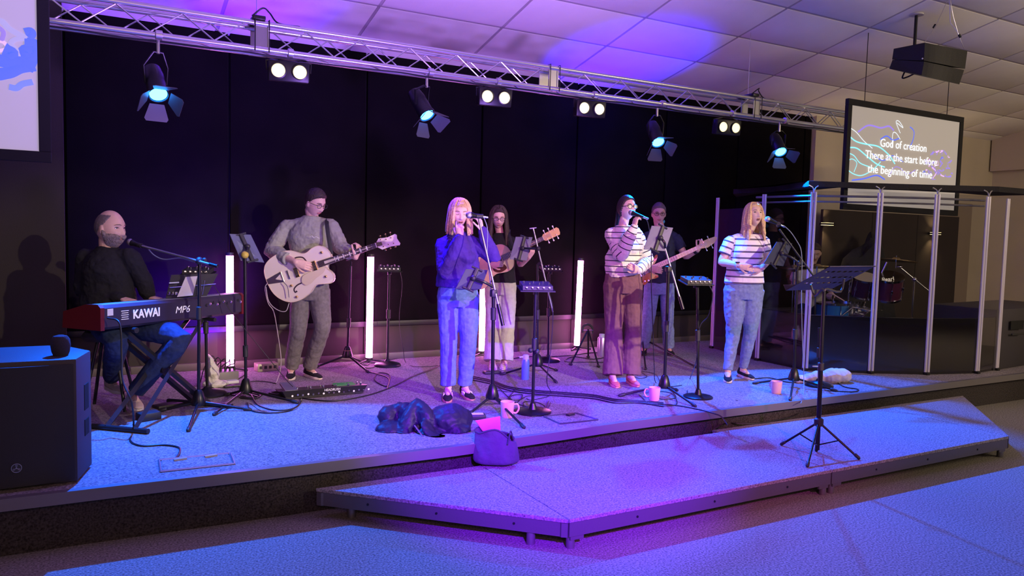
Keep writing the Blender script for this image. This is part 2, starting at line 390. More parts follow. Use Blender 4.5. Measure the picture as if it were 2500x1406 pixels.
def arm(mb, sh, el, wr, k=1.0, ex=0., upto=1.0):
    a = [sh, sh.lerp(el, .35), sh.lerp(el, .75), el, el.lerp(wr, .25), el.lerp(wr, .6), wr]
    r = [.050, .046, .041, .038, .040, .034, .026]
    mb.tube(catm(a, 2), [x*k+ex for x in np.interp(np.linspace(0, 1, 13), np.linspace(0, 1, 7), r)], 12, roundcap=True)
def shoe(mbk, an, toe, sc, m, sole_m, root, lace=None, stripes=None):
    """an: ankle point, toe: toe tip on the ground (world)"""
    gz = toe.z; f = V((toe.x-an.x, toe.y-an.y, 0)).normalized(); x = f.cross(V((0, 0, 1))); L = .285*sc
    heel = V((an.x, an.y, gz)) - f*.075*sc
    R = Matrix((x, f, V((0, 0, 1)))).transposed()
    out = []
    for t in np.linspace(0, 1, 11):
        w = np.interp(t, [0, .12, .35, .7, .9, 1], [.022, .034, .034, .048, .038, .012])*sc; out.append((w, t*L))
    poly = [(w, y) for w, y in out] + [(-w*.9, y) for w, y in reversed(out)]
    s = MB(); s.O = V(root.location); s.prism([(a*1.06, b) for a, b in poly], .024*sc, heel+V((0, 0, .001)), R, bev=.004)
    so = None
    u = MB(); u.O = V(root.location)
    pts = []; rr = []
    for t, w, h in [(0.03, .028, .052), (.12, .035, .062), (.28, .037, .062), (.42, .039, .048), (.6, .044, .034), (.8, .042, .026), (.94, .030, .019)]:
        pts.append(heel + f*t*L + V((0, 0, .016+h*.5*sc))); rr.append((w*sc, h*.62*sc))
    u.tube(pts, rr, 14, up=V((0, 0, 1)), roundcap=True)
    u.tube([heel+f*.07*L*1.6+V((0, 0, .05*sc)), heel+f*.2*L+V((0, 0, .09*sc))], [(.036*sc, .045*sc), (.034*sc, .042*sc)], 12, up=f)
    sh = u.build('shoe', m, root); s.build('sole', sole_m, sh)
    if lace:
        l = MB(); l.O = V(root.location)
        for t in (.38, .46, .54, .62):
            c = heel+f*t*L+V((0, 0, np.interp(t, [.38, .62], [.078, .058])*sc)); l.tube([c-x*.022*sc-V((0, 0, .006)), c+f*.01, c+x*.022*sc-V((0, 0, .006))], .003, 6)
        l.build('laces', lace, sh)
    if stripes:
        for k in range(3):
            for sd in (-1, 1):
                t = .42+.1*k; c = heel+f*t*L
                a = c + x*sd*.0405*sc + V((0, 0, .026)); b = c - f*.022 + x*sd*.034*sc + V((0, 0, .058*sc))
                st = MB(); st.O = V(root.location); st.tube([a, b], .0055, 6); st.build('stripe', stripes, sh)
    return sh
SKIN = {}
def skin(nm, c): return mat('skin_'+nm, c, .5, bump=.06, bscale=200, spec=.4, var=.06, vscale=30)
def person(sp):
    B = sp['base']; root = thing('person', sp['label'], 'person', (B.x, B.y, B.z if 'z0' not in sp else sp['z0']))
    J = {k: at(v[0], v[1], B, v[2] if len(v) > 2 else 0) for k, v in sp['J'].items()}
    for k_ in ('R', 'L'):
        a_ = sp['J']['an'+k_]; t_ = sp['J']['toe'+k_]; z_ = sp.get('az'+k_, S+.085)
        if 'anD' in sp: J['an'+k_] = at(a_[0], a_[1], B, a_[2] if len(a_) > 2 else 0); J['an'+k_].z = max(J['an'+k_].z, S+.07)
        else: J['an'+k_] = G(a_[0], a_[1], z_)
        A_ = J['an'+k_]; T_ = at(t_[0], t_[1], B, t_[2] if len(t_) > 2 else 0) if 'anD' in sp else G(t_[0], t_[1], z_-.075)
        d_ = V((T_.x-A_.x, T_.y-A_.y, 0)).normalized(); J['toe'+k_] = V((A_.x, A_.y, A_.z-.085)) + d_*.20*sp.get('sc', 1.0)
    fem = sp.get('fem', 0.); sc = sp.get('sc', 1.0); O = V(root.location)
    sm = skin(sp['skin'][0], sp['skin'][1])
    f = V(sp['face']).normalized(); u = V(sp.get('hup', (0, 0, 1))); u = (u-f*u.dot(f)).normalized(); hx = f.cross(u)
    HR = Matrix((hx, f, u)).transposed(); H = J['head']; hs = sp.get('hs', 1.0)*(.95 if fem else 1.0)
    def hp(x, y, z): return H + HR @ (V((x, y, z))*hs)
    bf = V(sp['body']).normalized()
    b = MB(); b.O = O
    hgx, hgy, hgz = head_grid(fem=fem); add_grid(b, hgx, hgy, hgz, H, HR, hs)
    front = hgy > 0
    def fy(x, z):
        d = (hgx-x)**2+(hgz-z)**2 + np.where(front, 0, 9); return float(hgy.ravel()[int(np.argmin(d))])
    if not sp.get('noears'):
        for s_ in (-1, 1):
            b.ball(hp(s_*.073, -.004, -.008), (.011*hs, .019*hs, .031*hs), 12, HR @ Matrix.Rotation(-.25*s_, 3, 'Z'))
    nk = J['neck']; ch = J['chest']; wa = J['waist']; pe = J['pelvis']
    sh = [J['shR'], J['shL']]; el = [J['elR'], J['elL']]; wr = [J['wrR'], J['wrL']]
    mid = (sh[0]+sh[1])/2; up0 = (nk-pe).normalized(); sh = [mid+(q-mid)*.90-up0*.028 for q in sh]; mid = (sh[0]+sh[1])/2; hw = (sh[0]-sh[1]).length/2; up_ = (nk-pe).normalized()
    lat = (sh[0]-sh[1]).normalized(); bfx = lat.cross(up_); 
    if bfx.dot(bf) < 0: bfx = -bfx
    nr = (.046 if fem else .056)*sc
    b.tube([nk-up_*.03, nk+up_*.02, hp(0, -.022, -.075), hp(0, -.018, -.03)], [(nr*1.25, nr*1.1), nr, nr*.98, nr*.9], 14)
    W_ = sp.get('build', 1.0)
    def torso(m, ex=0., hem=None):
        top = nk - up_*.02
        P_ = [pe, pe.lerp(wa, .5), wa, wa.lerp(ch, .5), ch, ch.lerp(top, .55), top]
        cw = hw*.90
        Rr = [(.165, .115), (.158, .110), (.140, .105), (.155, .118), (cw, .125), (cw*.80, .100), (cw*.40, .064)]
        Rr = [(a*W_*sc if i < 4 else a, c*W_*sc) for i, (a, c) in enumerate(Rr)]
        m.tube(catm(P_, 2), [(float(np.interp(t, range(7), [q[0] for q in Rr]))+ex, float(np.interp(t, range(7), [q[1] for q in Rr]))+ex) for t in np.linspace(0, 6, 13)], 20, up=bfx)
        if fem:
            for s_ in (-1, 1): m.ball(ch - lat*s_*.070*sc + bfx*.070*sc - up_*.02, ((.058+ex)*sc, (.055+ex)*sc, (.062+ex)*sc), 14)
    torso(b, -.020)
    for i in (0, 1):
        b.tube([nk-up_*.06, sh[i]], [.050*sc, .047*sc], 12, roundcap=True)
        arm(b, sh[i], el[i], wr[i], sc*(.88 if fem else 1.0)*sp.get('armk', 1))
        hd = sp['hands'][i]
        if hd: hand(b, wr[i], hd['d'], hd['pn'], hd.get('side', 1), hd.get('curl', .5), (.88 if fem else 1.0)*sc, thumb=hd.get('thumb', .6), per=hd.get('per'))
    hip = [J['hipR'], J['hipL']]; kn = [J['knR'], J['knL']]; an = [J['anR'], J['anL']]
    for i in (0, 1):
        toe = J['toeR' if i == 0 else 'toeL']
        b.tube(catm([hip[i], hip[i].lerp(kn[i], .5), kn[i], kn[i].lerp(an[i], .35), an[i]], 2), [r*sc*.88 for r in (.070, .070, .065, .056, .048, .048, .046, .042, .036)], 12, roundcap=True)
        b.tube([an[i]-V((0, 0, .02)), an[i].lerp(toe, .45)-V((0, 0, .005))], [.034*sc, .022*sc], 10, roundcap=True)
    body = vox(b, 'body', sm, root, .0046, 2, dec=.32)
    # face details
    fm = lambda: wp(root)
    br = mat('brow_'+sp['skin'][0], sp.get('browc', (.06, .035, .02)), .8)
    lp = mat('lip_'+sp['skin'][0], sp.get('lipc', (.42, .14, .12)), .45)
    for s_ in (-1, 1):
        m = fm(); m.tube([hp(s_*x, fy(s_*x, z)+.0025, z) for x, z in ((.014, .0275), (.026, .032), (.040, .031), (.050, .025))], [.0022, .0030, .0026, .0012], 6); m.build('eyebrow', br, root)
        ey = .008
        if sp.get('eyes', 'open') == 'open':
            e_ = fm(); yy = fy(s_*.032, ey)-.0065; e_.ball(hp(s_*.032, yy+.0008, ey-.0005), .0102*hs, 14, HR); eo = e_.build('eye', mat('eye_white', (.75, .72, .70), .2), root)
            i_ = fm(); i_.ball(hp(s_*.032+sp.get('gaze', 0), yy+.0083, ey), (.0054*hs, .0036*hs, .0052*hs), 10, HR); i_.build('iris', mat('eye_iris', (.03, .025, .02), .15), eo)
            l_ = fm(); l_.tube([hp(s_*x, fy(s_*x, z)+.001+.002*g_((x-.032)/.01), z) for x, z in ((.020, .008), (.027, .0125), (.036, .0130), (.045, .009))], [.001, .0030, .0030, .001], 6); l_.build('eyelid', mat('lash', (.03, .02, .02), .7), root)
        else:
            l_ = fm(); l_.tube([hp(s_*x, fy(s_*x, z)+.0015, z) for x, z in ((.020, .006), (.027, .001), (.036, .0005), (.045, .005))], [.001, .002, .002, .001], 6); l_.build('eyelid', mat('lash', (.03, .02, .02), .7), root)
    mo = sp.get('mouth', 0.)
    m = fm(); m.tube([hp(x, fy(x, -.056)+.0005, z) for x, z in ((-.023, -.0600), (-.010, -.0555), (0, -.0565), (.010, -.0555), (.023, -.0600))], [.0012, .0034, .0030, .0034, .0012], 8); m.build('upper_lip', lp, root)
    m = fm(); m.tube([hp(x, fy(x, -.066)+.0005-mo*.1, z-mo) for x, z in ((-.022, -.0610), (-.010, -.0655), (.010, -.0655), (.022, -.0610))], [.0012, .0040, .0040, .0012], 8); m.build('lower_lip', lp, root)
    if mo: m = fm(); m.ball(hp(0, fy(0, -.06)-.004, -.0615-mo*.45), (.017*hs, .006*hs, (.003+mo*.5)*hs), 12, HR); m.build('mouth', mat('mouth_dark', (.05, .01, .01), .6), root)
    # hair
    hc = sp['hair']; hm = mat('hair_'+hc['name'], hc['col'], .55, bump=.6, bscale=hc.get('bs', 90), var=.25, vscale=70, spec=.4)
    def cap(line, t, name='hair', m_=None, parent=root):
        k = line(hgx, hgy, hgz); e = -.007 + (t+.007)*k
        r = np.sqrt(hgx**2+hgy**2+hgz**2); q = 1+e/r
        c = fm(); add_grid(c, hgx*q, hgy*q, hgz*q, H, HR, hs); return c
    kind = hc['kind']
    def lineS(x, y, z):
        lim = np.interp(y, [-.10, -.05, -.012, .002, .03, .05, .07, .09], [-.060, -.050, -.010, -.012, .034, .058, .072, .078]) - .006*np.sin(x*260)*0; return ss(z-lim, -.006, .016)*(.45+.55*ss(z, .0, .07))
    if kind == 'short':
        c = cap(lineS, hc.get('t', .014)); hr = vox(c, 'hair', hm, root, .004, 1, disp=[(.012, .006)], dec=.5)
    elif kind == 'balding':
        c = cap(lambda x, y, z: ss(z-np.interp(y, [-.10, -.05, -.01, .02, .05], [-.055, -.045, .0, .030, .09]), -.004, .012)*(1-.55*ss(z, .07, .10)), .0035); vox(c, 'hair', hm, root, .004, 1, disp=[(.006, .003)], dec=.5)
    else:
        part = hc.get('part', 0.); Ln = hc['len']; n = hc.get('n', 90)
        c = cap(lambda x, y, z: ss(z-np.interp(y, [-.10, -.02, .02, .055, .085], [-.08, -.08, -.02, hc.get('hl', .060), hc.get('hl', .060)+.024]), -.004, .010), .012)
        c.build('hair_cap', hm, root)
        m = fm()
        if kind == 'long':
            for i in range(n):
                s_ = 1 if random.random() < .5 else -1
                a0 = random.uniform(-.35, 1)           # from front (0) to back
                phi = pi/2 - s_*(radians(hc.get('open', 50)) + (pi-radians(hc.get('open', 50)))*max(0, a0)) if a0 > 0 else pi/2 - s_*radians(hc.get('open', 50)*(1+a0*.3))
                cx_, sy_ = cos(phi), sin(phi); off = random.uniform(.006, .016)
                y0 = random.uniform(-.03, .06) if a0 < .3 else random.uniform(-.05, .0)
                pts = [hp(part+s_*.004, y0, sqrt(max(.0, 1-(y0/.1)**2))*.118+off)]
                for th_ in (.38, .75, 1.15, 1.5):
                    wv = .5+.5*th_/1.5
                    px_ = (.078+off)*sin(th_)*cx_; py_ = (.100+off)*sin(th_)*(sy_ if sy_ < 0 else sy_*.8); pts.append(hp(px_, py_*wv + y0*(1-wv), (.118+off)*cos(th_)))
                ex, eyy = (.080+off)*cx_, (.100+off)*sy_; Lr = Ln*random.uniform(.88, 1.05); flare = hc.get('flare', .01)
                dn = V((0, 0, -1))
                b0 = hp(ex, eyy*.85, -.005); m_ph = random.uniform(0, 6)
                for t in (.35, .7, 1.):
                    p = b0 + dn*(Lr*t) + HR @ V((cx_*flare*t + .006*sin(m_ph+t*hc.get('wave', 0)*9), sy_*.0-(0.01 if sy_ < 0 else -.0)*t, 0)) + V((.004*sin(m_ph+3*t), .004*cos(m_ph), 0))
                    if hc.get('fwd'): p = p + bfx*hc['fwd']*t*(1 if a0 < .4 else .0)
                    pts.append(p)
                m.tube(catm(pts, 2), list(np.interp(np.linspace(0, 1, len(pts)*2-1), [0, .3, .8, 1], [.004, .010, .010, .003])), 6)
        if kind == 'tail':
            for i in range(0):
                s_ = random.choice((-1, 1)); y0 = random.uniform(-.02, .075); off = .010
                th = random.uniform(.15, 1.35); cx_ = s_*sin(th)
                pts = [hp(.076*cx_, y0*.6+.02, .118*cos(th)*(1-.2*abs(y0))+off), hp(.085*cx_, -.03, (.112*cos(th)+.012)), hp(.055*cx_, -.085, .02+.05*cos(th)), hp(.01*cx_, -.112, .02)]
                m.tube(catm(pts, 3), [.002, .004]+[.0055]*7+[.003], 5)
            for i in range(26):
                a = random.uniform(0, 6.3); rr_ = random.uniform(0, .018)
                pts = [hp(0, -.108, .02), hp(.012*cos(a), -.135, .01)] + [hp(rr_*cos(a)*1.3, -.14, -.02) + V((0, 0, -Ln*t)) + V((.012*cos(a+2*t), .012*sin(a), 0)) for t in (.3, .65, random.uniform(.85, 1))]
                m.tube(catm(pts, 2), .006, 5)
        m.build('hair', hm, root)
    if sp.get('beard'):
        k0 = sp['beard']
        c = cap(lambda x, y, z: ss(-.030-.022*g_(x/.024)+.035*ss(-y, -.035, .0)-z, -.004, .006)*ss(y, -.008, .012)*(1-g_(x/.020)*g_((z+.0615)/.006))*ss(z, -.3, -.1) + 0*x, k0['t'])
        bo = vox(c, 'beard', mat('beard_'+k0['name'], k0['col'], .8, bump=.7, bscale=120, var=.35, vscale=60), root, .0035, 1, disp=[(.008, .006)], dec=.5)
    if sp.get('glasses'):
        gm = mat('glasses_frame', (.02, .02, .02), .3, .3); m = fm()
        for s_ in (-1, 1):
            m.tube([hp(s_*.033+.0235*cos(a)*1.02, .0965, .006+.0175*(abs(sin(a))**.75*(1 if sin(a) > 0 else -1))) for a in np.linspace(0, 2*pi, 21)], sp['glasses'], 6, cap=False)
            m.tube([hp(s_*.056, .096, .012), hp(s_*.078, .07, .012), hp(s_*.082, -.005, .006)], sp['glasses'], 6)
        m.tube([hp(-.010, .099, .010), hp(0, .102, .013), hp(.010, .099, .010)], sp['glasses'], 6)
        g = m.build('glasses', gm, root)
        for s_ in (-1, 1):
            q = fm(); q.prism([(.0225*cos(a), .0165*sin(a)) for a in np.linspace(0, 2*pi, 16, endpoint=False)], .0015, hp(s_*.033, .0965, .006), HR @ Matrix.Rotation(pi/2, 3, 'X')); q.build('lens', glassmat('clear_lens', (.95, .95, .95), .6), g)
    # clothes
    T = sp['top']; tm = T['mat']; m = fm(); ex = T.get('ex', .014)
    hemp = J.get('hem', pe); P_ = [hemp, hemp.lerp(wa, .5), wa, wa.lerp(ch, .5), ch, ch.lerp(nk, .55), nk+up_*T.get('collar', .005)]
    cw = hw*.92; hh = T.get('hem', (.175, .125)); ww = T.get('waist', (.165, .12))
    Rr = [hh, ((hh[0]+ww[0])/2, (hh[1]+ww[1])/2), ww, (.165+ex*.5, .128), (cw+ex, .125+ex), (cw*.84+ex, .104+ex), T.get('neck', (.075, .062))]
    Rr = [(a*(W_*sc if i < 4 else 1), c*W_*sc) for i, (a, c) in enumerate(Rr)]
    m.tube(catm(P_, 2), [(float(np.interp(t, range(7), [q[0] for q in Rr])), float(np.interp(t, range(7), [q[1] for q in Rr]))) for t in np.linspace(0, 6, 13)], 24, up=bfx)
    if fem:
        for s_ in (-1, 1): m.ball(ch - lat*s_*.070*sc + bfx*.075*sc - up_*.02, ((.062+ex*.7)*sc, (.055+ex*.7)*sc, (.062+ex*.7)*sc), 14)
    segs = [(hemp, nk, .19, 0, 'z')]
    for i in (0, 1):
        m.tube([nk-up_*.048+lat*(.03 if i == 0 else -.03), sh[i]], [.052*sc+ex*.4, .046*sc+ex*.7], 14, roundcap=True)
        sl = T['sleeve']; k = .9 if fem else 1.0
        rs = T.get('sr', [.060, .060, .058, .056, .054, .050, .038])
        if sl >= 1: a = [sh[i], sh[i].lerp(el[i], .35), sh[i].lerp(el[i], .75), el[i], el[i].lerp(wr[i], .3), el[i].lerp(wr[i], .7), el[i].lerp(wr[i], T.get('cuff', .97))]
        else: e_ = sh[i].lerp(el[i], sl); a = [sh[i].lerp(e_, q) for q in (0, .17, .33, .5, .67, .83, 1)]
        rr = [r*k*sc for r in np.interp(np.linspace(0, 1, 13), np.linspace(0, 1, 7), rs)]
        if sl: m.tube(catm(a, 2), rr, 14, roundcap=(sl >= 1))
        Lu = (sh[i]-el[i]).length; pr = T.get('striped') or 1; of_ = pr*.58-((5+.3+Lu) % pr)+.3
        segs += [(sh[i], el[i], .075, of_, 'a'), (el[i], wr[i], .06, of_+Lu, 'a')]
    top = vox(m, T['name'], tm, root, .0058, 3, disp=T.get('disp', [(.07, .020), (.028, .006)]), dec=.6, segs=segs if T.get('striped') else None)
    if T.get('cufftube'):
        for i in (0, 1):
            c0 = el[i].lerp(wr[i], .90); c1 = el[i].lerp(wr[i], .99); q = fm(); q.tube([c0, c1], [.036*sc, .034*sc], 14); q.build('cuff', tm, root)
    Q = sp['legs']; m = fm(); lr = Q['r']
    for i in (0, 1):
        kn_ = kn[i]; hem = an[i].lerp(kn_, Q.get('up', .0)) + V((0, 0, Q.get('dz', 0)))
        a = [hip[i]+V((0, 0, .03)), hip[i].lerp(kn_, .45), kn_, kn_.lerp(hem, .5), hem]
        m.tube(catm(a, 3), [float(r)*sc for r in np.interp(np.linspace(0, 4, 13), range(5), lr)], 16)
    hc_ = (hip[0]+hip[1])/2; ra = (hip[0]-hip[1]).length/2 + lr[0]*sc*.97; rb = .122*W_*sc
    m.tube(catm([pe+up_*Q.get('rise', .13), pe+up_*.06, pe.lerp(hc_, .5), hc_-up_*.06], 3), [(ra*k1, rb*k2) for k1, k2 in zip(np.interp(np.linspace(0, 3, 10), range(4), [.84, .93, 1, .93]), np.interp(np.linspace(0, 3, 10), range(4), [.93, .98, 1, .85]))], 22, up=bfx)
    vox(m, Q['name'], Q['mat'], root, .0062, 2, disp=Q.get('disp', [(.10, .016), (.04, .006)]), dec=.6)
    Z = sp['shoes']
    for i in (0, 1):
        shoe(None, an[i], J['toeR' if i == 0 else 'toeL'], Z.get('sc', .95), Z['mat'], Z['sole'], root, Z.get('lace'), Z.get('stripes'))
    root['_'] = 1; del root['_']
    return root, J, dict(hp=hp, f=f, bf=bfx, lat=lat, HR=HR)
def fab(n, c, **k):
    d = dict(rough=.9, bump=.35, bscale=35, var=.10, vscale=25, spec=.15, dist=.012); d.update(k); return mat(n, c, **d)
DEN = lambda n, c: mat(n, c, .85, bump=.5, bscale=28, var=.18, vscale=38, spec=.15, dist=.01)
toC = lambda P: V((CP.x-P.x, CP.y-P.y, 0)).normalized()
RTv = _rt
def fdir(P, yaw, pitch=0.):   # yaw: degrees from "towards the camera" turning to picture-right
    c = toC(P); r = V((-c.y, c.x, 0)) ; r = r if r.dot(_rt) > 0 else -r
    d = c*cos(radians(yaw)) + r*sin(radians(yaw)); return (d*cos(radians(pitch)) + V((0, 0, 1))*sin(radians(pitch))).normalized()
WHS = mat('white_rubber', (.75, .68, .62), .5); BLK = fab('black_suede', (.02, .02, .025)); 
# --- keyboard player
B1 = V((.08, 6.28, S))
PK, JK, XK = person(dict(base=B1, anD=1, label='bald-topped bearded man seated at the keyboard in a black sweater', fem=0, z0=S,
  face=fdir(B1, 48, -3), body=fdir(B1, 18), skin=('kb', (.62, .40, .30)), hs=1.12, noears=0,
  J=dict(head=(269, 558), neck=(262, 612), chest=(262, 662), waist=(264, 728), pelvis=(266, 775), shR=(204, 622, .02), shL=(322, 618, 0), elR=(204, 706, .0), wrR=(298, 730, -.12), elL=(352, 688, .04), wrL=(364, 726, .06),
         hipR=(240, 785, .0), hipL=(296, 785, 0), knR=(284, 830, -.36), anR=(272, 925, .10), toeR=(305, 965, -.05), knL=(438, 826, -.12), anL=(325, 962, -.10), toeL=(345, 1010, -.32)),
  hands=[dict(d=fdir(B1, 60, -8), pn=(0, 0, -1), side=-1, curl=.35), dict(d=fdir(B1, 60, -8), pn=(0, 0, -1), side=1, curl=.35)],
  hair=dict(name='grey_crop', col=(.16, .13, .12), kind='balding', bs=300), beard=dict(name='grey', col=(.20, .16, .14), t=.016), browc=(.12, .08, .06),
  build=1.08, top=dict(name='sweater', mat=fab('black_knit', (.018, .018, .022)), sleeve=1, ex=.022, collar=.03, neck=(.068, .062), waist=(.185, .14), hem=(.20, .15), sr=[.070, .070, .066, .064, .060, .052, .042]),
  legs=dict(name='jeans', mat=DEN('navy_denim', (.03, .045, .10)), r=[.095, .09, .078, .070, .062], up=.06),
  shoes=dict(mat=fab('cream_suede', (.62, .50, .40)), sole=WHS, lace=mat('cream_lace', (.7, .6, .5), .8), sc=.98)))
# --- lead guitarist
B2 = G(750, 925)
PG, JG, XG = person(dict(base=B2, label='man in olive sweatshirt and glasses playing the white hollow-body guitar', face=fdir(B2, 42, -22), hup=(0, 0, 1), body=fdir(B2, 8), skin=('gt', (.66, .43, .33)), hs=1.02,
  J=dict(head=(769, 496, -.04), neck=(762, 533, 0), chest=(757, 585), waist=(757, 660), pelvis=(757, 705), hem=(757, 692), shR=(693, 545, .0), shL=(815, 543, 0), elR=(664, 612, -.03), wrR=(722, 640, -.26), elL=(832, 604, -.06), wrL=(868, 628, -.20),
         hipR=(736, 715), hipL=(780, 715), knR=(728, 800, -.03), knL=(787, 800, -.03), anR=(711, 897, .0), anL=(756, 897, .0), toeR=(705, 941, -.14), toeL=(798, 929, .0)),
  hands=[dict(d=fdir(B2, 84, -18), pn=-fdir(B2, 0, 0), side=-1, curl=.35), dict(d=V((.1, 0, .9))+fdir(B2, 60)*.3, pn=-fdir(B2, 50, 0)+V((0, 0, .1)), side=1, curl=.8)],
  hair=dict(name='dark_brown', col=(.035, .022, .018), kind='short', t=.020), glasses=.0022, eyes='closed', build=.92,
  top=dict(name='sweatshirt', mat=fab('olive_jersey', (.30, .31, .25)), sleeve=1, ex=.020, collar=.02, neck=(.075, .065), waist=(.19, .14), hem=(.185, .14), cuff=.62, sr=[.064, .068, .070, .070, .066, .058, .046]),
  legs=dict(name='jeans', mat=DEN('grey_denim', (.16, .15, .16)), r=[.095, .088, .076, .070, .066], up=.02),
  shoes=dict(mat=BLK, sole=WHS, lace=mat('white_lace', (.8, .8, .8), .8))))
# --- singer in the blue-violet sweatshirt
B3 = G(1115, 972)
PA, JA, XA = person(dict(base=B3, label='blonde woman in violet sweatshirt and blue jeans singing with her hand at her chin', fem=1., sc=.95, face=fdir(B3, 10, -10), body=fdir(B3, 6), skin=('s1', (.74, .50, .42)),
  J=dict(head=(1122, 521, -.03), neck=(1122, 569, 0), chest=(1122, 622), waist=(1120, 680), pelvis=(1118, 722), hem=(1118, 702), shR=(1076, 590), shL=(1172, 592), elR=(1086, 664, -.10), wrR=(1124, 578, -.22), elL=(1206, 630, -.03), wrL=(1176, 561, -.10),
         hipR=(1096, 730), hipL=(1142, 730), knR=(1095, 828, -.02), knL=(1144, 828, -.02), anR=(1094, 947), anL=(1135, 943), toeR=(1092, 990, -.12), toeL=(1160, 980, -.05)),
  hands=[dict(d=V((0, 0, 1))-fdir(B3, 60)*.15, pn=-fdir(B3, 0, 0)+fdir(B3, 90)*.3, side=1, curl=.45, per=(.25, .7, .9, 1.0)), dict(d=V((0, 0, 1))+fdir(B3, -60)*.25, pn=-fdir(B3, 60), side=1, curl=.55)],
  hair=dict(name='blonde', col=(.62, .40, .24), kind='long', len=.155, part=.012, n=170, open=46, hl=.044, flare=.012), eyes='closed', mouth=.004, browc=(.25, .15, .1),
  top=dict(name='sweatshirt', mat=fab('violet_jersey', (.065, .03, .27)), sleeve=1, ex=.022, collar=.012, neck=(.082, .07), waist=(.190, .145), hem=(.185, .14), sr=[.074, .074, .072, .070, .066, .058, .044]),
  legs=dict(name='jeans', mat=DEN('light_blue_denim', (.13, .20, .46)), r=[.100, .092, .076, .070, .066], up=.06),
  shoes=dict(mat=BLK, sole=mat('gum_rubber', (.50, .26, .18), .5), lace=BLK, stripes=mat('white_stripe', (.8, .8, .8), .6), sc=.9)))
# --- acoustic guitarist
B4 = G(1216, 893)
PB, JB, XB = person(dict(base=B4, label='long-haired woman in glasses, black top and pale wide trousers with acoustic guitar', fem=1., sc=.95, face=fdir(B4, 6, -16), body=fdir(B4, 10), skin=('ac', (.72, .48, .38)),
  J=dict(head=(1217, 531, -.03), neck=(1220, 570, 0), chest=(1222, 612), waist=(1224, 660), pelvis=(1222, 698), hem=(1223, 688), shR=(1186, 586), shL=(1259, 586), elR=(1180, 640, -.02), wrR=(1200, 646, -.22), elL=(1270, 645, -.04), wrL=(1292, 628, -.20),
         hipR=(1205, 705), hipL=(1240, 705), knR=(1204, 790), knL=(1240, 790), anR=(1202, 878), anL=(1231, 876), toeR=(1206, 904, -.10), toeL=(1230, 896, -.06)),
  hands=[dict(d=fdir(B4, 80, 5), pn=-fdir(B4, 0), side=-1, curl=.5), dict(d=V((0, 0, 1))*.7+fdir(B4, 50)*.5, pn=-fdir(B4, 40), side=1, curl=.9)],
  hair=dict(name='dark', col=(.045, .028, .022), kind='long', len=.27, part=0, n=150, open=58, flare=.02, fwd=.02), glasses=.0022, eyes='closed', build=.9,
  top=dict(name='top', mat=fab('black_rib', (.02, .02, .022)), sleeve=0, ex=.014, disp=[(.07, .010)], neck=(.07, .06), waist=(.165, .13), hem=(.185, .145)),
  legs=dict(name='trousers', mat=fab('pale_linen', (.45, .50, .36)), rise=.06, r=[.096, .088, .080, .086, .096], up=0, dz=-.01),
  shoes=dict(mat=fab('cream_canvas', (.7, .6, .42)), sole=WHS, sc=.88)))
# --- singer with hand-held microphone
B5 = G(1512, 932)
PC_, JC, XC = person(dict(base=B5, label='dark-haired woman in striped blouse and plum wide trousers holding a microphone', fem=1., sc=.98, face=fdir(B5, 38, 4), body=fdir(B5, 22), skin=('s2', (.74, .50, .40)),
  J=dict(head=(1530, 508, -.02), neck=(1522, 552, 0), chest=(1524, 600), waist=(1524, 650), pelvis=(1520, 692), hem=(1528, 672), shR=(1490, 565, .02), shL=(1556, 566), elR=(1516, 622, -.16), wrR=(1549, 554, -.24), elL=(1578, 636, -.02), wrL=(1560, 660, -.22),
         hipR=(1500, 700), hipL=(1542, 700), knR=(1498, 805), knL=(1546, 805), anR=(1496, 916), anL=(1540, 914), toeR=(1502, 941, -.10), toeL=(1546, 937, -.08)),
  hands=[dict(d=V((0, 0, 1))+fdir(B5, 90)*.12, pn=fdir(B5, 75)*.6-fdir(B5, 0)*.6, side=1, curl=.95), dict(d=fdir(B5, -50, 20), pn=-fdir(B5, 0), side=1, curl=.6)],
  hair=dict(name='black_tail', col=(.03, .02, .02), kind='tail', len=.17), glasses=.0026, browc=(.03, .02, .02),
  top=dict(name='blouse', mat=mat('cream_striped_cotton', (.80, .72, .60), .85, stripes=(.052, .17, (.03, .025, .05)), bump=.35, bscale=30, dist=.012), striped=.052, sleeve=1, ex=.022, collar=.0, neck=(.085, .07), waist=(.185, .15), hem=(.18, .145), sr=[.078, .080, .080, .078, .072, .062, .044]),
  legs=dict(name='trousers', mat=fab('plum_twill', (.17, .085, .10)), r=[.104, .094, .084, .090, .098], up=0, dz=-.0),
  shoes=dict(mat=fab('coral_canvas', (.55, .16, .14)), sole=mat('coral_sole', (.62, .25, .2), .5), lace=mat('white_lace', (.8, .8, .8), .8), sc=.88)))
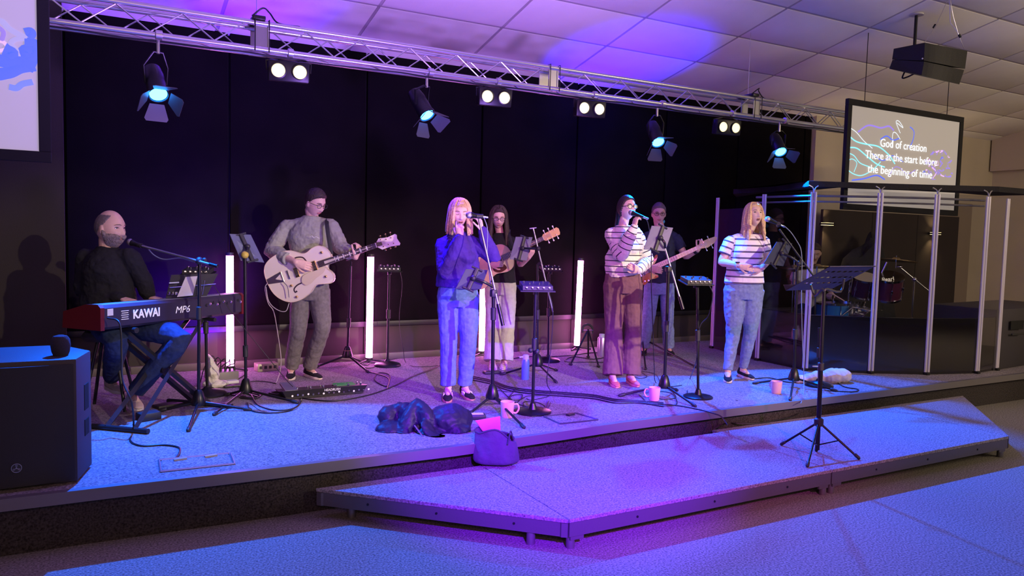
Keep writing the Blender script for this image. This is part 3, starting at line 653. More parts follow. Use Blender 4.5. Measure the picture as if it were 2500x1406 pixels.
# --- bass player
B6 = G(1604, 866)
PD, JD, XD = person(dict(base=B6, label='man in dark T-shirt and glasses playing bass behind the tablet stand', face=fdir(B6, 8, -8), body=fdir(B6, 10), skin=('bs', (.60, .38, .28)), hs=1.0,
  J=dict(head=(1608, 522, -.02), neck=(1610, 558, 0), chest=(1612, 600), waist=(1612, 655), pelvis=(1610, 695), hem=(1612, 690), shR=(1574, 572), shL=(1650, 572), elR=(1566, 632, .02), wrR=(1588, 655, -.20), elL=(1674, 626, -.05), wrL=(1704, 610, -.22),
         hipR=(1592, 705), hipL=(1628, 705), knR=(1582, 780), knL=(1630, 780), anR=(1572, 846), anL=(1632, 846), toeR=(1566, 874, -.12), toeL=(1648, 872, -.10)),
  hands=[dict(d=fdir(B6, 80, -10), pn=-fdir(B6, 0), side=-1, curl=.5), dict(d=V((0, 0, 1))*.6+fdir(B6, 60)*.4, pn=-fdir(B6, 45), side=1, curl=.9)],
  hair=dict(name='grey_short', col=(.12, .09, .08), kind='short', t=.018), glasses=.0022, build=1.02,
  top=dict(name='t_shirt', mat=fab('dark_navy_jersey', (.025, .03, .05)), sleeve=.62, ex=.014, neck=(.075, .065), waist=(.175, .13), hem=(.18, .13), sr=[.066]*7),
  legs=dict(name='jeans', mat=DEN('mid_blue_denim', (.16, .22, .36)), r=[.092, .085, .074, .070, .068], up=.0),
  shoes=dict(mat=BLK, sole=mat('dark_sole', (.06, .05, .05), .6))))
# --- singer at the right
B7 = G(1802, 925)
PE_, JE, XE = person(dict(base=B7, label='blonde woman in white striped T-shirt and blue jeans with folded hands', fem=1., sc=1.0, face=fdir(B7, 30, 12), body=fdir(B7, 24), skin=('s3', (.74, .50, .40)),
  J=dict(head=(1840, 525, -.02), neck=(1828, 568, 0), chest=(1821, 612), waist=(1818, 660), pelvis=(1815, 708), hem=(1817, 692), shR=(1779, 582), shL=(1866, 580), elR=(1762, 640, .0), wrR=(1806, 648, -.22), elL=(1872, 636, -.02), wrL=(1860, 655, -.22),
         hipR=(1795, 715), hipL=(1838, 715), knR=(1790, 812), knL=(1832, 808), anR=(1777, 906), anL=(1814, 899), toeR=(1779, 945, -.14), toeL=(1850, 930, -.06)),
  hands=[dict(d=fdir(B7, 86, -12), pn=-fdir(B7, 0), side=-1, curl=.30), dict(d=fdir(B7, -80, -5), pn=-fdir(B7, 0), side=1, curl=.55)],
  hair=dict(name='golden', col=(.70, .48, .24), kind='long', len=.24, part=-.01, n=170, open=54, flare=.02, wave=1, fwd=.03), mouth=.006, browc=(.25, .15, .1), build=1.05, armk=1.12,
  top=dict(name='t_shirt', mat=mat('white_striped_jersey', (.82, .78, .78), .85, stripes=(.060, .26, (.10, .08, .13)), bump=.3, bscale=30, dist=.012), striped=.060, sleeve=.62, ex=.016, collar=-.015, neck=(.07, .06), waist=(.165, .135), hem=(.185, .14), sr=[.072]*7, disp=[(.07, .014), (.03, .004)]),
  legs=dict(name='jeans', mat=DEN('faded_blue_denim', (.20, .26, .42)), r=[.110, .096, .068, .057, .044], up=.03),
  shoes=dict(mat=BLK, sole=WHS, sc=.9)))
# --- drummer
B8 = V((8.25, 6.78, S))
PF, JF, XF = person(dict(base=B8, anD=1, label='drummer in pale T-shirt behind the clear shield, head bowed', face=fdir(B8, 5, -25), body=fdir(B8, 5), skin=('dr', (.55, .36, .28)), z0=S,
  J=dict(head=(1989, 617, -.06), neck=(1981, 646, 0), chest=(1976, 678), waist=(1974, 722), pelvis=(1974, 750), hem=(1974, 750), shR=(1943, 657), shL=(2008, 657), elR=(1938, 700, -.05), wrR=(1972, 712, -.28), elL=(2022, 700, -.05), wrL=(2030, 716, -.30),
         hipR=(1962, 755), hipL=(1988, 755), knR=(1950, 775, -.40), knL=(2012, 775, -.40), anR=(1955, 840, -.40), anL=(2010, 840, -.40), toeR=(1955, 850, -.62), toeL=(2015, 850, -.62)),
  hands=[dict(d=fdir(B8, 30, -10), pn=(0, 0, -1), side=-1, curl=.9), dict(d=fdir(B8, -20, -10), pn=(0, 0, -1), side=1, curl=.9)],
  hair=dict(name='brown_short', col=(.06, .04, .03), kind='short', t=.016), eyes='closed',
  top=dict(name='t_shirt', mat=fab('pale_grey_jersey', (.55, .55, .50)), sleeve=.62, ex=.016, neck=(.075, .065), waist=(.18, .13), hem=(.18, .13), sr=[.068]*7),
  legs=dict(name='jeans', mat=DEN('navy_denim', (.03, .045, .10)), r=[.092, .085, .074, .070, .062], up=.0),
  shoes=dict(mat=BLK, sole=WHS)))
# ============================================================ RIGGING
ALU = mat('truss_aluminium', (.62, .60, .62), .28, .85)
T = thing('lighting_truss', 'long silver box truss hung under the ceiling above the stage', 'truss', (3.6, 5.95, 3.0))
X0, X1, YF, YR, ZL, ZT, RC = -.9, 8.6, 5.86, 6.03, 2.972, 3.157, .019
joints = [-1.41, 1.10, 3.62, 6.14, 8.66]
def seg_chord(x0, x1, y, z): wp(T).cyl((x0+.06, y, z), (x1-.06, y, z), RC, n=14).build('chord', ALU, T)
for y in (YF, YR):
    for z in (ZL, ZT):
        for a, b in zip(joints, joints[1:]): seg_chord(max(a, -.9), b, y, z)
        for j in joints[1:]: wp(T).cyl((j-.062, y, z), (j+.062, y, z), RC*1.12, n=14).build('coupler', ALU, T)
h = (ZT-ZL)
def br(p, q): return wp(T).cyl(p, q, .0055, n=6)
sx = .203
base1 = br((3.6, 5.95, 3.0), V((3.6+sx, 5.95, 3.0+h-.03))).build('brace', ALU, T)
base2 = br((3.6, 5.95, 3.0+h-.03), V((3.6+sx, 5.95, 3.0))).build('brace', ALU, T); first = True
for a, b in zip(joints, joints[1:]):
    n_ = 11; st_ = (b-a-.24)/n_; s0 = st_/sx
    for y, ph in ((YF, 0), (YR, 1)):
        for i in range(n_):
            x = a+.12+i*st_
            if x < -.9: continue
            o = inst(base1 if (i+ph) % 2 == 0 else base2, 'brace', parent=T); o.location = V((x-3.6*1, y-5.95, ZL+.015-3.0)); o.scale = (s0, 1, 1)
bpy.data.objects.remove(base1); bpy.data.objects.remove(base2)
for i in range(22):
    x = -.7+i*.43; wp(T).cyl((x, YF, ZL), (x+.2, YR, ZL), .005, n=6).build('cross_brace', ALU, T)
for j in joints[1:4]:
    for y in (YF, YR): wp(T).box((j, y, (ZL+ZT)/2), (.10, .006, h-.035), bev=.004).build('end_plate', ALU, T, False)
    for k in (-.05, .05): wp(T).tube([(j+k, YF-.024, ZL-.02), (j+k, YF-.028, ZT+.024), (j+k, YR, ZT+.026)], .004, 6).build('cable_tie', K(), T)
for j in (1.08, 6.1):
    t = thing('hanging_bracket', 'black hanger %s' % ('at the left truss joint' if j < 3 else 'at the right truss joint by the screen'), 'bracket', (j, 5.95, 3.2), group='truss hangers')
    wp(t).box((j, 5.95, ZT+.035), (.09, .24, .03), bev=.006).build('clamp_plate', K(), t)
    wp(t).cyl((j, 5.95, ZT+.05), (j, 5.95, CEILZ(5.95)+.03), .003, n=6).build('drop_wire', ALU, t)
    wp(t).tube(catm([(j-.05, 5.85, ZT+.04), (j+.02, 5.82, ZT+.10), (j+.08, 5.88, ZT+.09), (j+.14, 5.86, ZT+.02), (j+.3, 5.87, ZT+.02)]), .006, 6).build('loose_cable', K(), t)
t = thing('truss_cable', 'black cable run tied along the bottom of the truss', 'cable', (3.6, YR, ZL-.02))
wp(t).tube(catm([(x, 5.93+.02*sin(x*5), ZL-.022-.006*abs(sin(x*7))) for x in np.arange(-.8, 8.5, .25)], 3), .007, 6).build('cable', K(), t)
# par cans with barn doors
LENSB = mat('blue_lens', (.1, .4, .8), .3, emit=(.02, .26, 1.0), es=24)
FLAP = mat('barn_door_steel', (.07, .07, .08), .5, .2)
labs = ['leftmost blue par lamp with open barn doors under the truss', 'second blue par lamp from the left, twisted sideways', 'third blue par lamp under the truss, above the singers', 'rightmost blue par lamp beside the lyric screen']
for i, (P, A_) in enumerate(zip(PARS, PAIM)):
    D = (A_-P).normalized()
    if i == 1: D = (V((2.9, 4.9, 1.2))-P).normalized()
    top = V((P.x, YF+.08, ZL-.02))
    t = thing('par_can', labs[i], 'stage light', P, group='blue par lamps on the truss')
    x, y, d = frame(D); L = P - D*.015
    m = wp(t); m.lathe([(.030, -.26), (.055, -.25), (.066, -.18), (.066, -.02), (.072, -.015), (.072, .010), (.064, .010), (.064, -.01), (.03, -.012)], P-D*.02, D, 24); m.build('lamp_housing', K(), t)
    m = wp(t); m.lathe([(.0, .0), (.058, .0), (.058, .006), (.0, .006)], L-D*.01, D, 24); m.build('lens', LENSB, t)
    for k in range(4):
        r_ = [x, y, -x, -y][k]; s_ = [y, x, y, x][k]; o = radians([38, 52, 30, 48][(k+i) % 4]); w0, w1, ln = .048, .080, .12
        out = (D*cos(o)+r_*sin(o)); p = P + r_*.070 + D*.005
        m = wp(t); q = [p - s_*w0, p + s_*w0, p + s_*w1 + out*ln*.85, p+s_*w1*.85+out*ln, p-s_*w1*.85+out*ln, p - s_*w1 + out*ln*.85]
        nrm = out.cross(s_).normalized()*.0015; A = [m.bm.verts.new(v+nrm-m.O) for v in q]; B = [m.bm.verts.new(v-nrm-m.O) for v in q]
        m.bm.faces.new(A); m.bm.faces.new(list(reversed(B)))
        for e_ in range(6): m.bm.faces.new((A[e_], B[e_], B[(e_+1) % 6], A[(e_+1) % 6]))
        m.build('barn_door', FLAP, t, False)
    hx_ = V((D.y, -D.x, 0)).normalized(); c0 = P-D*.12
    m = wp(t); m.tube([c0-hx_*.072, c0-hx_*.08+V((0, 0, .12)), top-hx_*.03-V((0, 0, .08)), top+hx_*.03-V((0, 0, .08)), c0+hx_*.08+V((0, 0, .12)), c0+hx_*.072], .006, 6, flat=2); m.build('yoke', K(), t)
    m = wp(t); m.cyl(top-V((0, 0, .09)), top-V((0, 0, -.02)), .012); m.lathe([(.02, -.025), (.034, -.02), (.034, .02), (.02, .025)], V((top.x, YF, ZL)), V((1, 0, 0))); m.build('clamp', ALU, t)
# double blinders
LENSW = mat('warm_lens', (1, .9, .6), .3, emit=(1, .84, .40), es=1.3)
bl = [(706, 174), (1211, 237), (1445, 265), (1781, 311)]
bn = ['leftmost twin warm lamp under the truss, largest in view', 'twin warm lamp between the second par can and the middle joint', 'twin warm lamp just right of the middle truss joint', 'rightmost twin warm lamp under the truss']
for i, (px, py) in enumerate(bl):
    P = onY(px, py, 5.9); t = thing('twin_blinder', bn[i], 'stage light', P, group='twin warm lamps on the truss')
    D = V((-.15, -1, -.12)).normalized(); ax = V((1, -.15, 0)).normalized(); up_ = ax.cross(D); up_ = up_ if up_.z > 0 else -up_; R = Matrix((ax, -D, up_)).transposed()
    hw_ = .078
    wp(t).box(P-D*.05, (.30, .09, .155), R, .012).build('lamp_housing', K(), t)
    for s_ in (-1, 1):
        c = P+ax*s_*hw_ - D*.004
        wp(t).lathe([(.056, -.01), (.060, .012), (.052, .014), (.050, -.01)], c, D, 24).build('lamp_ring', K(), t)
        wp(t).lathe([(0, 0), (.050, 0), (.047, .010), (.02, .017), (0, .018)], c, D, 24).build('lens', LENSW, t)
    wp(t).tube([P-D*.05-ax*.16, P-D*.05-ax*.165+V((0, 0, .07)), V((P.x-.05, 5.93, ZL-.03)), V((P.x+.05, 5.93, ZL-.03)), P-D*.05+ax*.165+V((0, 0, .07)), P-D*.05+ax*.16], .006, 6).build('yoke', K(), t)
    wp(t).lathe([(.02, -.022), (.032, -.018), (.032, .018), (.02, .022)], V((P.x, YF, ZL)), V((1, 0, 0))).build('clamp', ALU, t)
# ============================================================ SCREENS
YS = 5.5
FRM = mat('screen_frame', (.006, .006, .007), .8); SB = mat('projected_grey', (.30, .28, .27), .7, emit=(.235, .20, .165), es=1.0)
SBL = mat('projected_mauve', (.35, .3, .38), .7, emit=(.30, .25, .36), es=1.0)
RS = basis((1, 0, 0), (0, 0, 1))   # text plane facing -Y
def em(n, c, s=1.): return mat('projected_'+n, (.05, .05, .05), .7, emit=c, es=s)
def screen(lbl, x0, x1, z0, z1, sm, f=.065):
    T = thing('projection_screen', lbl, 'screen', ((x0+x1)/2, YS, z0), group='screens beside the stage')
    wp(T).box(((x0+x1)/2, YS, (z0+z1)/2), (x1-x0-2*f+.01, .012, z1-z0-2*f+.01)).build('screen_fabric', sm, T, False)
    for nm, c, d in (('top', ((x0+x1)/2, YS, z1-f/2), (x1-x0, .045, f)), ('bottom', ((x0+x1)/2, YS, z0+f/2), (x1-x0, .045, f)), ('l', (x0+f/2, YS, (z0+z1)/2), (f, .045, z1-z0-2*f)), ('r', (x1-f/2, YS, (z0+z1)/2), (f, .045, z1-z0-2*f))):
        wp(T).box(c, d, bev=.004).build('frame_bar', FRM, T, False)
    for x in (x0+.3, x1-.3): wp(T).cyl((x, YS+.01, z1), (x, YS+.01, CEILZ(YS)), .004, n=6).build('hanging_wire', K(), T)
    return T
TR_ = screen('right-hand screen showing song lyrics over blue light trails', 7.10, 9.205, 2.03, 3.215, SB)
def trail(T, pts, r, m, name='light_trail', k=5):
    P = [onY(a, b, YS-.010) for a, b in pts]; wp(T).tube(catm(P, k), r, 6, flat=.3, up=V((0, -1, 0))).build(name, m, T)
cy, bl_, vi, wh = em('cyan', (.25, .85, 1), 1.1), em('blue', (.10, .16, .95), .9), em('violet', (.34, .22, .85), .9), em('white', (.85, .92, 1), 1.0)
for pts, r, m in [
    ([(2072, 310), (2090, 322), (2110, 345), (2130, 362)], .004, wh), ([(2071, 330), (2090, 345), (2115, 352), (2145, 358), (2170, 378), (2185, 400)], .007, cy),
    ([(2070, 360), (2092, 362), (2115, 380), (2140, 400), (2160, 408)], .007, cy), ([(2068, 372), (2085, 380), (2100, 398), (2125, 408)], .005, cy),
    ([(2067, 395), (2080, 388), (2092, 398), (2085, 420)], .004, cy), ([(2066, 412), (2085, 425), (2105, 428), (2130, 415), (2150, 395)], .005, cy),
    ([(2095, 322), (2120, 306), (2150, 312), (2170, 308), (2182, 318)], .009, vi), ([(2190, 300), (2205, 312), (2195, 296), (2188, 298), (2198, 325)], .004, wh),
    ([(2222, 310), (2228, 315), (2232, 325), (2228, 345), (2220, 360)], .006, bl_), ([(2178, 360), (2180, 326), (2188, 325), (2198, 340)], .004, wh), ([(2150, 340), (2165, 332), (2180, 342), (2195, 338)], .007, bl_),
    ([(2170, 430), (2185, 408), (2200, 412), (2215, 425), (2235, 415)], .004, vi), ([(2080, 440), (2110, 436), (2140, 428), (2160, 438)], .008, bl_), ([(2130, 375), (2155, 392), (2180, 380), (2205, 395)], .005, bl_)]:
    trail(TR_, pts, r, m)
random.seed(11)
for i in range(46):
    a = random.uniform(2258, 2322); b = random.uniform(366, 432) if a > 2272 else random.uniform(392, 430)
    if a < 2275 and b < 385: continue
    trail(TR_, [(a, b), (a+random.uniform(-6, 6), b+random.uniform(-9, 9)), (a+random.uniform(-9, 9), b+random.uniform(-8, 8))], random.uniform(.003, .008), random.choice([vi, vi, bl_, em('pink', (.85, .5, .95), .9)]), k=3)
def fit(T, s, pxl, pyl, pxr, pyr, cap, m, Y):
    a, b = onY(pxl, pyl, Y), onY(pxr, pyr, Y); w = b.x-a.x; z = (a.z+b.z)/2
    o = text('lyric_line', s, cap/.70, m, T, V(((a.x+b.x)/2, Y, z))-V(T.location), RS, .001, 0)
    xs_ = [v.co.x for v in o.data.vertices]; bm = bmesh.new(); bm.from_mesh(o.data); M_ = TM[o.name] @ Matrix.Diagonal((w/(max(xs_)-min(xs_)), 1, 1, 1))
    isl = []; seen = set()
    for v in bm.verts:
        if v in seen: continue
        st_, g_2 = [v], [v]; seen.add(v)
        while st_:
            for e in st_.pop().link_edges:
                for q in e.verts:
                    if q not in seen: seen.add(q); st_.append(q); g_2.append(q)
        isl.append((min(q.co.x for q in g_2), max(q.co.x for q in g_2), g_2))
    isl.sort(key=lambda t: t[0]); words = [[]]; x_ = isl[0][1]
    for a0, a1, g_2 in isl:
        if a0 - x_ > cap*.27: words.append([])
        words[-1] += g_2; x_ = max(x_, a1)
    for wd in words:
        ws = set(wd); ix = {}; vv = []
        for v in wd: ix[v] = len(vv); vv.append(v.co[:])
        me = bpy.data.meshes.new('word'); me.from_pydata(vv, [], [[ix[v] for v in f.verts] for f in bm.faces if f.verts[0] in ws]); me.materials.append(m)
        wo = bpy.data.objects.new('lyric_word', me); COL.objects.link(wo); wo.parent = T; wo.matrix_local = M_
    bm.free(); bpy.data.objects.remove(o)
TW = em('text_white', (1, 1, 1), 1.15)
fit(TR_, 'God of creation', 2150, 348, 2262, 364, .088, TW, YS-.016)
fit(TR_, 'There at the start before', 2113, 377, 2288, 397, .088, TW, YS-.016)
fit(TR_, 'the beginning of time', 2119, 411, 2276, 429, .088, TW, YS-.016)
TL_ = screen('left-hand screen at the picture edge showing blue swirls', -2.32, -.215, 2.03, 3.215, SBL)
for pts, r, m in [([(-30, 60), (0, 50), (20, 68), (35, 78), (62, 92)], .016, em('lilac', (.50, .42, .95), .8)), ([(66, 95), (40, 95), (26, 108), (46, 130), (40, 150), (20, 154), (-20, 155)], .014, em('lilac', (.5, .42, .95), .8)),
    ([(0, 100), (10, 104), (18, 118), (-5, 125)], .010, em('pink', (.85, .5, .95), .9)), ([(-10, 62), (8, 78), (4, 100)], .012, vi),
    ([(60, 78), (75, 76), (78, 85), (70, 92)], .022, bl_), ([(60, 105), (85, 110), (86, 135), (70, 140), (60, 125), (80, 120)], .034, bl_), ([(-20, 180), (20, 178), (50, 165), (85, 160)], .034, bl_), ([(-20, 140), (10, 150), (50, 150), (86, 165)], .036, bl_), ([(22, 212), (40, 215), (55, 205), (80, 200)], .018, em('soft_blue', (.2, .25, .95), .9)), ([(10, 120), (30, 130), (20, 140)], .04, bl_), ([(-20, 190), (0, 188), (15, 185)], .02, bl_)]:
    trail(TL_, pts, r, m)
# ============================================================ HANGING LOUDSPEAKER
P = V((7.6, 4.75, 3.25)); D0 = dep(P)
t = thing('hanging_loudspeaker', 'black two-box loudspeaker hanging on wires from the ceiling', 'speaker', P)
def sp_pt(px, py, dd=0): return atD(px, py, 7.75+dd)
for nm, (l, c_, r_, bt) in {'upper_cabinet': (((2182, 119), (2178, 145)), ((2258, 104), (2256, 148)), ((2362, 124), (2356, 168)), 0), 'lower_cabinet': (((2179, 146), (2171, 168)), ((2256, 150), (2250, 184)), ((2354, 171), (2342, 206)), 0)}.items():
    m = wp(t); A = []
    dl, dr = .28, .16
    for j in (0, 1):
        q0 = sp_pt(*l[j], dl); q1 = sp_pt(*c_[j], 0); q2 = sp_pt(*r_[j], dr)
        arc = [q1.lerp(q2, k)+(CP-q1).normalized()*.07*sin(pi*k)*(1-.2*k) for k in np.linspace(0, 1, 9)]
        back = q0+(q2-q1)*.55+(q1-CP).normalized()*.2
        A.append([q0]+arc+[back])
    va = [m.bm.verts.new(p-m.O) for p in A[0]]; vb = [m.bm.verts.new(p-m.O) for p in A[1]]; n_ = len(va)
    m.bm.faces.new(va); m.bm.faces.new(list(reversed(vb)))
    for k in range(n_): m.bm.faces.new((va[k], vb[k], vb[(k+1) % n_], va[(k+1) % n_]))
    m.build(nm, mat('black_cabinet', (.012, .012, .014), .55, bump=.3, bscale=200), t, False)
wp(t).ball(sp_pt(2252, 143, -.01), .008).build('badge', mat('white_badge', (.8, .8, .8), .4), t)
hk = V((7.45, 4.66, CEILZ(4.66)))
wp(t).tube([sp_pt(2290, 40, .1) if 0 else hk, atD(2300, 30, 7.75), atD(2285, 62, 7.75), sp_pt(2258, 103, .02)], .003, 6).build('wire', ALU, t)
wp(t).tube([hk, atD(2327, 40, 7.8), atD(2340, 85, 7.8), sp_pt(2354, 120, .14)], .003, 6).build('wire', ALU, t)
wp(t).tube([hk, atD(2320, 55, 7.8), atD(2340, 80, 7.8)], .003, 6).build('wire', ALU, t)
for a, b in (((2284, 60), (2279, 68)), ((2341, 84), (2345, 92))): wp(t).cyl(atD(*a, 7.77), atD(*b, 7.77), .012, n=10).build('turnbuckle', K(), t)
wp(t).cyl(hk, hk+V((0, 0, .03)), .03).build('ceiling_hook', K(), t)
m = wp(t); m.tube(catm([atD(2210, 172, 8.0), atD(2203, 190, 8.0), atD(2215, 188, 8.0), atD(2232, 180, 7.95)]), .008, 6); m.build('cable_loop', K(), t)
pp = atD(2233, 108, 8.05); q = V((pp.x, pp.y, CEILZ(pp.y)+.02))
t2 = thing('drop_pole', 'black cable pole coming from ceiling rose behind hanging loudspeaker', 'pole', q)
wp(t2).cyl(q-V((0, 0, .01)), pp-V((0, 0, .1)), .016).build('pole', K(), t2); wp(t2).lathe([(.0, -.03), (.07, -.03), (.07, -.015), (0, -.012)], q).build('ceiling_rose', mat('white_rose', (.6, .58, .55), .6), t2)
# ============================================================ DRUM BOOTH
POST = mat('frosted_hinge_tube', (.55, .50, .60), .25, spec=.8, coat=.5)
GL = glassmat('clear_acrylic', (.90, .90, .92), 1.0)
BAF = mat('black_gloss_baffle', (.010, .008, .010), .10, spec=.9)
BFM = mat('black_foam', (.012, .010, .014), .9, bump=.6, bscale=60)
pts = [(6.80, 7.05), (6.60, 6.12), (6.574, 5.431), (7.111, 5.045), (7.635, 4.767), (8.258, 4.602), (8.70, 4.64)]
T = thing('drum_shield', 'clear panelled drum shield with dark lid around the drummer', 'shield', (7.3, 5.4, S))
ZS = 2.20
for i, (x, y) in enumerate(pts):
    m = wp(T)
    for s_ in (-1, 1):
        a = V(pts[min(i+1, len(pts)-1)])-V(pts[max(i-1, 0)]); a = V((a.x, a.y, 0)).normalized()*.017*s_
        m.cyl((x+a.x, y+a.y, S+.03), (x+a.x, y+a.y, ZS-.01), .014, n=12)
    m.build('hinge_tube', POST, T)
    wp(T).box((x, y, S+.014), (.05, .05, .028), bev=.004).build('foot', K(), T)
for i, (a, b) in enumerate(zip(pts, pts[1:])):
    a, b = V((*a, 0)), V((*b, 0)); d = (b-a).normalized(); n_ = V((d.y, -d.x, 0)); L = (b-a).length; c = (a+b)/2
    if n_.y < 0: n_ = -n_
    R = Matrix((d, n_, V((0, 0, 1)))).transposed()
    wp(T).box((c.x, c.y, (S+.03+ZS)/2), (L-.07, .006, ZS-S-.03), R, .001).build('clear_panel', GL, T, False)
    zt = 2.05 if i == 0 else .905
    inn = V((7.6, 6.2, 0))-c; nn = n_ if n_.dot(inn) > 0 else -n_
    cc = c+nn*.03; wp(T).box((cc.x, cc.y, (S+zt)/2), (L-.05, .04, zt-S-.005), R, .006).build('baffle_panel', BAF if i else mat('purple_lit_baffle', (.05, .018, .05), .9), T, False)  # purple light on the black side baffle is put into its colour
LID = [G(1798, 470, 2.32), G(1975, 440, 2.32), G(2145, 446, 2.32), G(2285, 450, 2.32), G(2440, 454, 2.32), G(2530, 462, 2.32)]
bk = [V((LID[-1].x+.1, 6.9, 0)), V((8.4, 7.2, 0)), V((LID[0].x, 7.2, 0))]
for i in range(5):
    a, b = LID[i], LID[i+1]; ca = V((8.1, 6.9, 0)); 
    inn_ = [(7.1, 7.1), (6.98, 5.44), (7.25, 5.42), (7.8, 5.20), (8.4, 5.05), (9.1, 5.05)]
    m = wp(T); m.prism([(a.x, a.y), (b.x, b.y), inn_[i+1], inn_[i]], .06, (0, 0, 2.255), bev=.004); m.build('lid_panel', BFM, T, False)
for z, r_ in ((2.16, .012), (2.10, .010)):
    m = wp(T); m.tube([(x+(.14 if k else 0), y+.12, z) for k, (x, y) in enumerate(pts[1:6])], r_, 8); m.build('rail', mat('pale_rail', (.16, .15, .16), .6), T)
for i, (x, y) in enumerate(pts[2:6]):
    for s_ in (-1, 1): wp(T).tube(catm([(x, y, ZS-.02), (x+.02*s_, y, ZS+.03), (x+.07*s_, y+.01, ZS+.055)], 3), .006, 6).build('hook', ALU, T)
# partition with two wall lights behind the drummer
t = thing('acoustic_partition', 'dark brown partition board standing behind the drum kit', 'partition', (10.6, 7.3, S))
PBR = mat('dark_brown_board', (.026, .017, .016), .7, var=.1, vscale=3)
for k in range(3):
    x0 = 9.02+k*1.085; wp(t).box((x0+.54, 7.3, (S+2.14)/2), (1.075, .05, 2.14-S), bev=.006).build('board', PBR, t, False)
for k, (px, py) in enumerate([(2020, 547), (2284, 570)]):
    P = onY(px, py, 7.20); w_ = thing('wall_light', 'up-and-down wall lamp glowing %s' % ('left of the second shield post' if k == 0 else 'beside the fourth shield post'), 'wall lamp', P, group='wall lamps behind the drums')
    wp(w_).box(P, (.22, .10, .028), bev=.006).build('lamp_body', K(), w_)
    wp(w_).box(P+V((0, .03, 0)), (.06, .07, .06)).build('mounting_block', K(), w_)
    for s_ in (-1, 1):
        wp(w_).box(P+V((0, 0, s_*.0155)), (.18, .07, .002)).build('diffuser', mat('warm_diffuser', (1, .8, .4), .4, emit=(1, .72, .32), es=6), w_)
        spot('wall_lamp_light', P+V((0, 0, s_*.02)), P+V((0, .09, s_*1)), (1, .72, .32), 45, 100, 1, .02)
tag(wp(None).box((12.62, YB-.09, 1.35), (.95, .03, 2.08), bev=.006).build('door_1', mat('brown_door', (.30, .24, .19), .6), None, False), kind='structure')
t = thing('draped_cover', 'black cloth draped over gear behind the cymbals', 'cloth', (9.55, 6.95, S))
m = wp(t); c = V((9.55, 6.95, S)); ring = []
for j, (r, z) in enumerate([(.62, 0), (.58, .35), (.50, .8), (.40, 1.1), (.26, 1.32), (.1, 1.38)]):
    ring.append([m.bm.verts.new(c-m.O+V((cos(a)*r*(1+.10*sin(a*5+j)), sin(a)*r*.5*(1+.1*cos(a*7)), z+.05*sin(a*3)*(j > 2)+(.12*cos(a) if j > 3 else 0)))) for a in np.linspace(0, 2*pi, 28, endpoint=False)])
for a, b in zip(ring, ring[1:]):
    for j in range(28): m.bm.faces.new((a[j], a[(j+1) % 28], b[(j+1) % 28], b[j]))
m.bm.faces.new(ring[-1]); m.bm.faces.new(list(reversed(ring[0]))); m.build('cloth', mat('black_drape', (.008, .008, .012), .9, bump=.5, bscale=12, dist=.03), t)
# drums
SHELL = mat('plum_drum_lacquer', (.09, .02, .05), .12, coat=.8); SHB = mat('blue_lit_lacquer', (.03, .16, .42), .12, coat=.8); HEAD = mat('drum_head', (.55, .55, .55), .5); BRZ = mat('cymbal_bronze', (.42, .30, .14), .28, 1)  # the floor tom's blue light is put into its shell colour
KIT = thing('drum_kit', 'plum and chrome drum kit behind the clear shield', 'drum kit', (8.2, 6.1, S))
def drum(c, ax, r, L, m_, name, logo=None, n_l=6):
    ax = V(ax).normalized(); q = wp(KIT); q.lathe([(r, -L/2), (r, L/2), (r*.97, L/2), (r*.97, -L/2)], c, ax, 32); o = q.build(name, m_, KIT)
    x, y, z = frame(ax)
    for s_ in (-1, 1):
        e = c+ax*s_*L/2; q = wp(KIT); q.lathe([(r*.96, -.012), (r*1.06, -.012), (r*1.06, .012), (r*.96, .012)], e, ax, 32); q.build('hoop', CH(), o)
        q = wp(KIT); q.lathe([(0, -.002), (r*.98, -.002), (r*.98, .003), (0, .003)], e+ax*s_*.004, ax, 32); q.build('head', HEAD if s_ > 0 or r < .2 else mat('blue_lit_head', (.05, .35, .8), .4), o)  # blue light on the bass drum is put into this head's colour
    for k in range(n_l):
        a = 2*pi*k/n_l+.4; p = c+x*cos(a)*r*1.05+y*sin(a)*r*1.05
        q = wp(KIT); q.cyl(p-ax*L*.46, p+ax*L*.46, .004, n=6); q.box(p, (.02, .02, .045), Matrix((x, y, z)).transposed(), .003); q.build('lug', CH(), o)
    for ch in list(o.children): ch.matrix_parent_inverse = Matrix.Identity(4)
    return o
bd = atD(2125, 812, 8.9); drum(bd, (-.45, -.85, 0), .27, .38, SHELL, 'bass_drum', n_l=8)
tm = atD(2167, 700, 8.75); o1 = drum(tm, (-.25, -.25, .9), .155, .25, SHELL, 'rack_tom')
drum(atD(2108, 698, 9.05), (-.2, -.3, .9), .14, .22, SHELL, 'rack_tom')
drum(atD(2072, 748, 9.2), (0, -.05, 1), .175, .14, mat('steel_shell', (.6, .62, .7), .2, 1), 'snare_drum', n_l=8)
drum(atD(2030, 775, 9.1), (0, 0, 1), .19, .34, SHB, 'floor_tom', n_l=8)
fx = (CP-tm).normalized(); rt_ = V((-fx.y, fx.x, 0)).normalized()
text('badge_lettering', 'Pearl', .062, mat('gold_badge', (.95, .85, .5), .3, emit=(.5, .45, .25), es=.5), KIT, tm+fx*.168+V((0, 0, .085))-V(KIT.location), basis(rt_+V((0, 0, .18)), V((0, 0, 1))), .002, .001)
def cym(c, ax, r, name='cymbal'):
    q = wp(KIT); q.lathe([(.0, .028), (.03, .026), (.05, .008), (r*.6, 0), (r, -.012), (r, -.014), (r*.6, -.003), (.05, .004), (.0, .02)], c, V(ax), 36); return q.build(name, BRZ, KIT)
def rod(a, b, r=.010, name='stand_tube'): return wp(KIT).cyl(a, b, r, n=10).build(name, CH(), KIT)
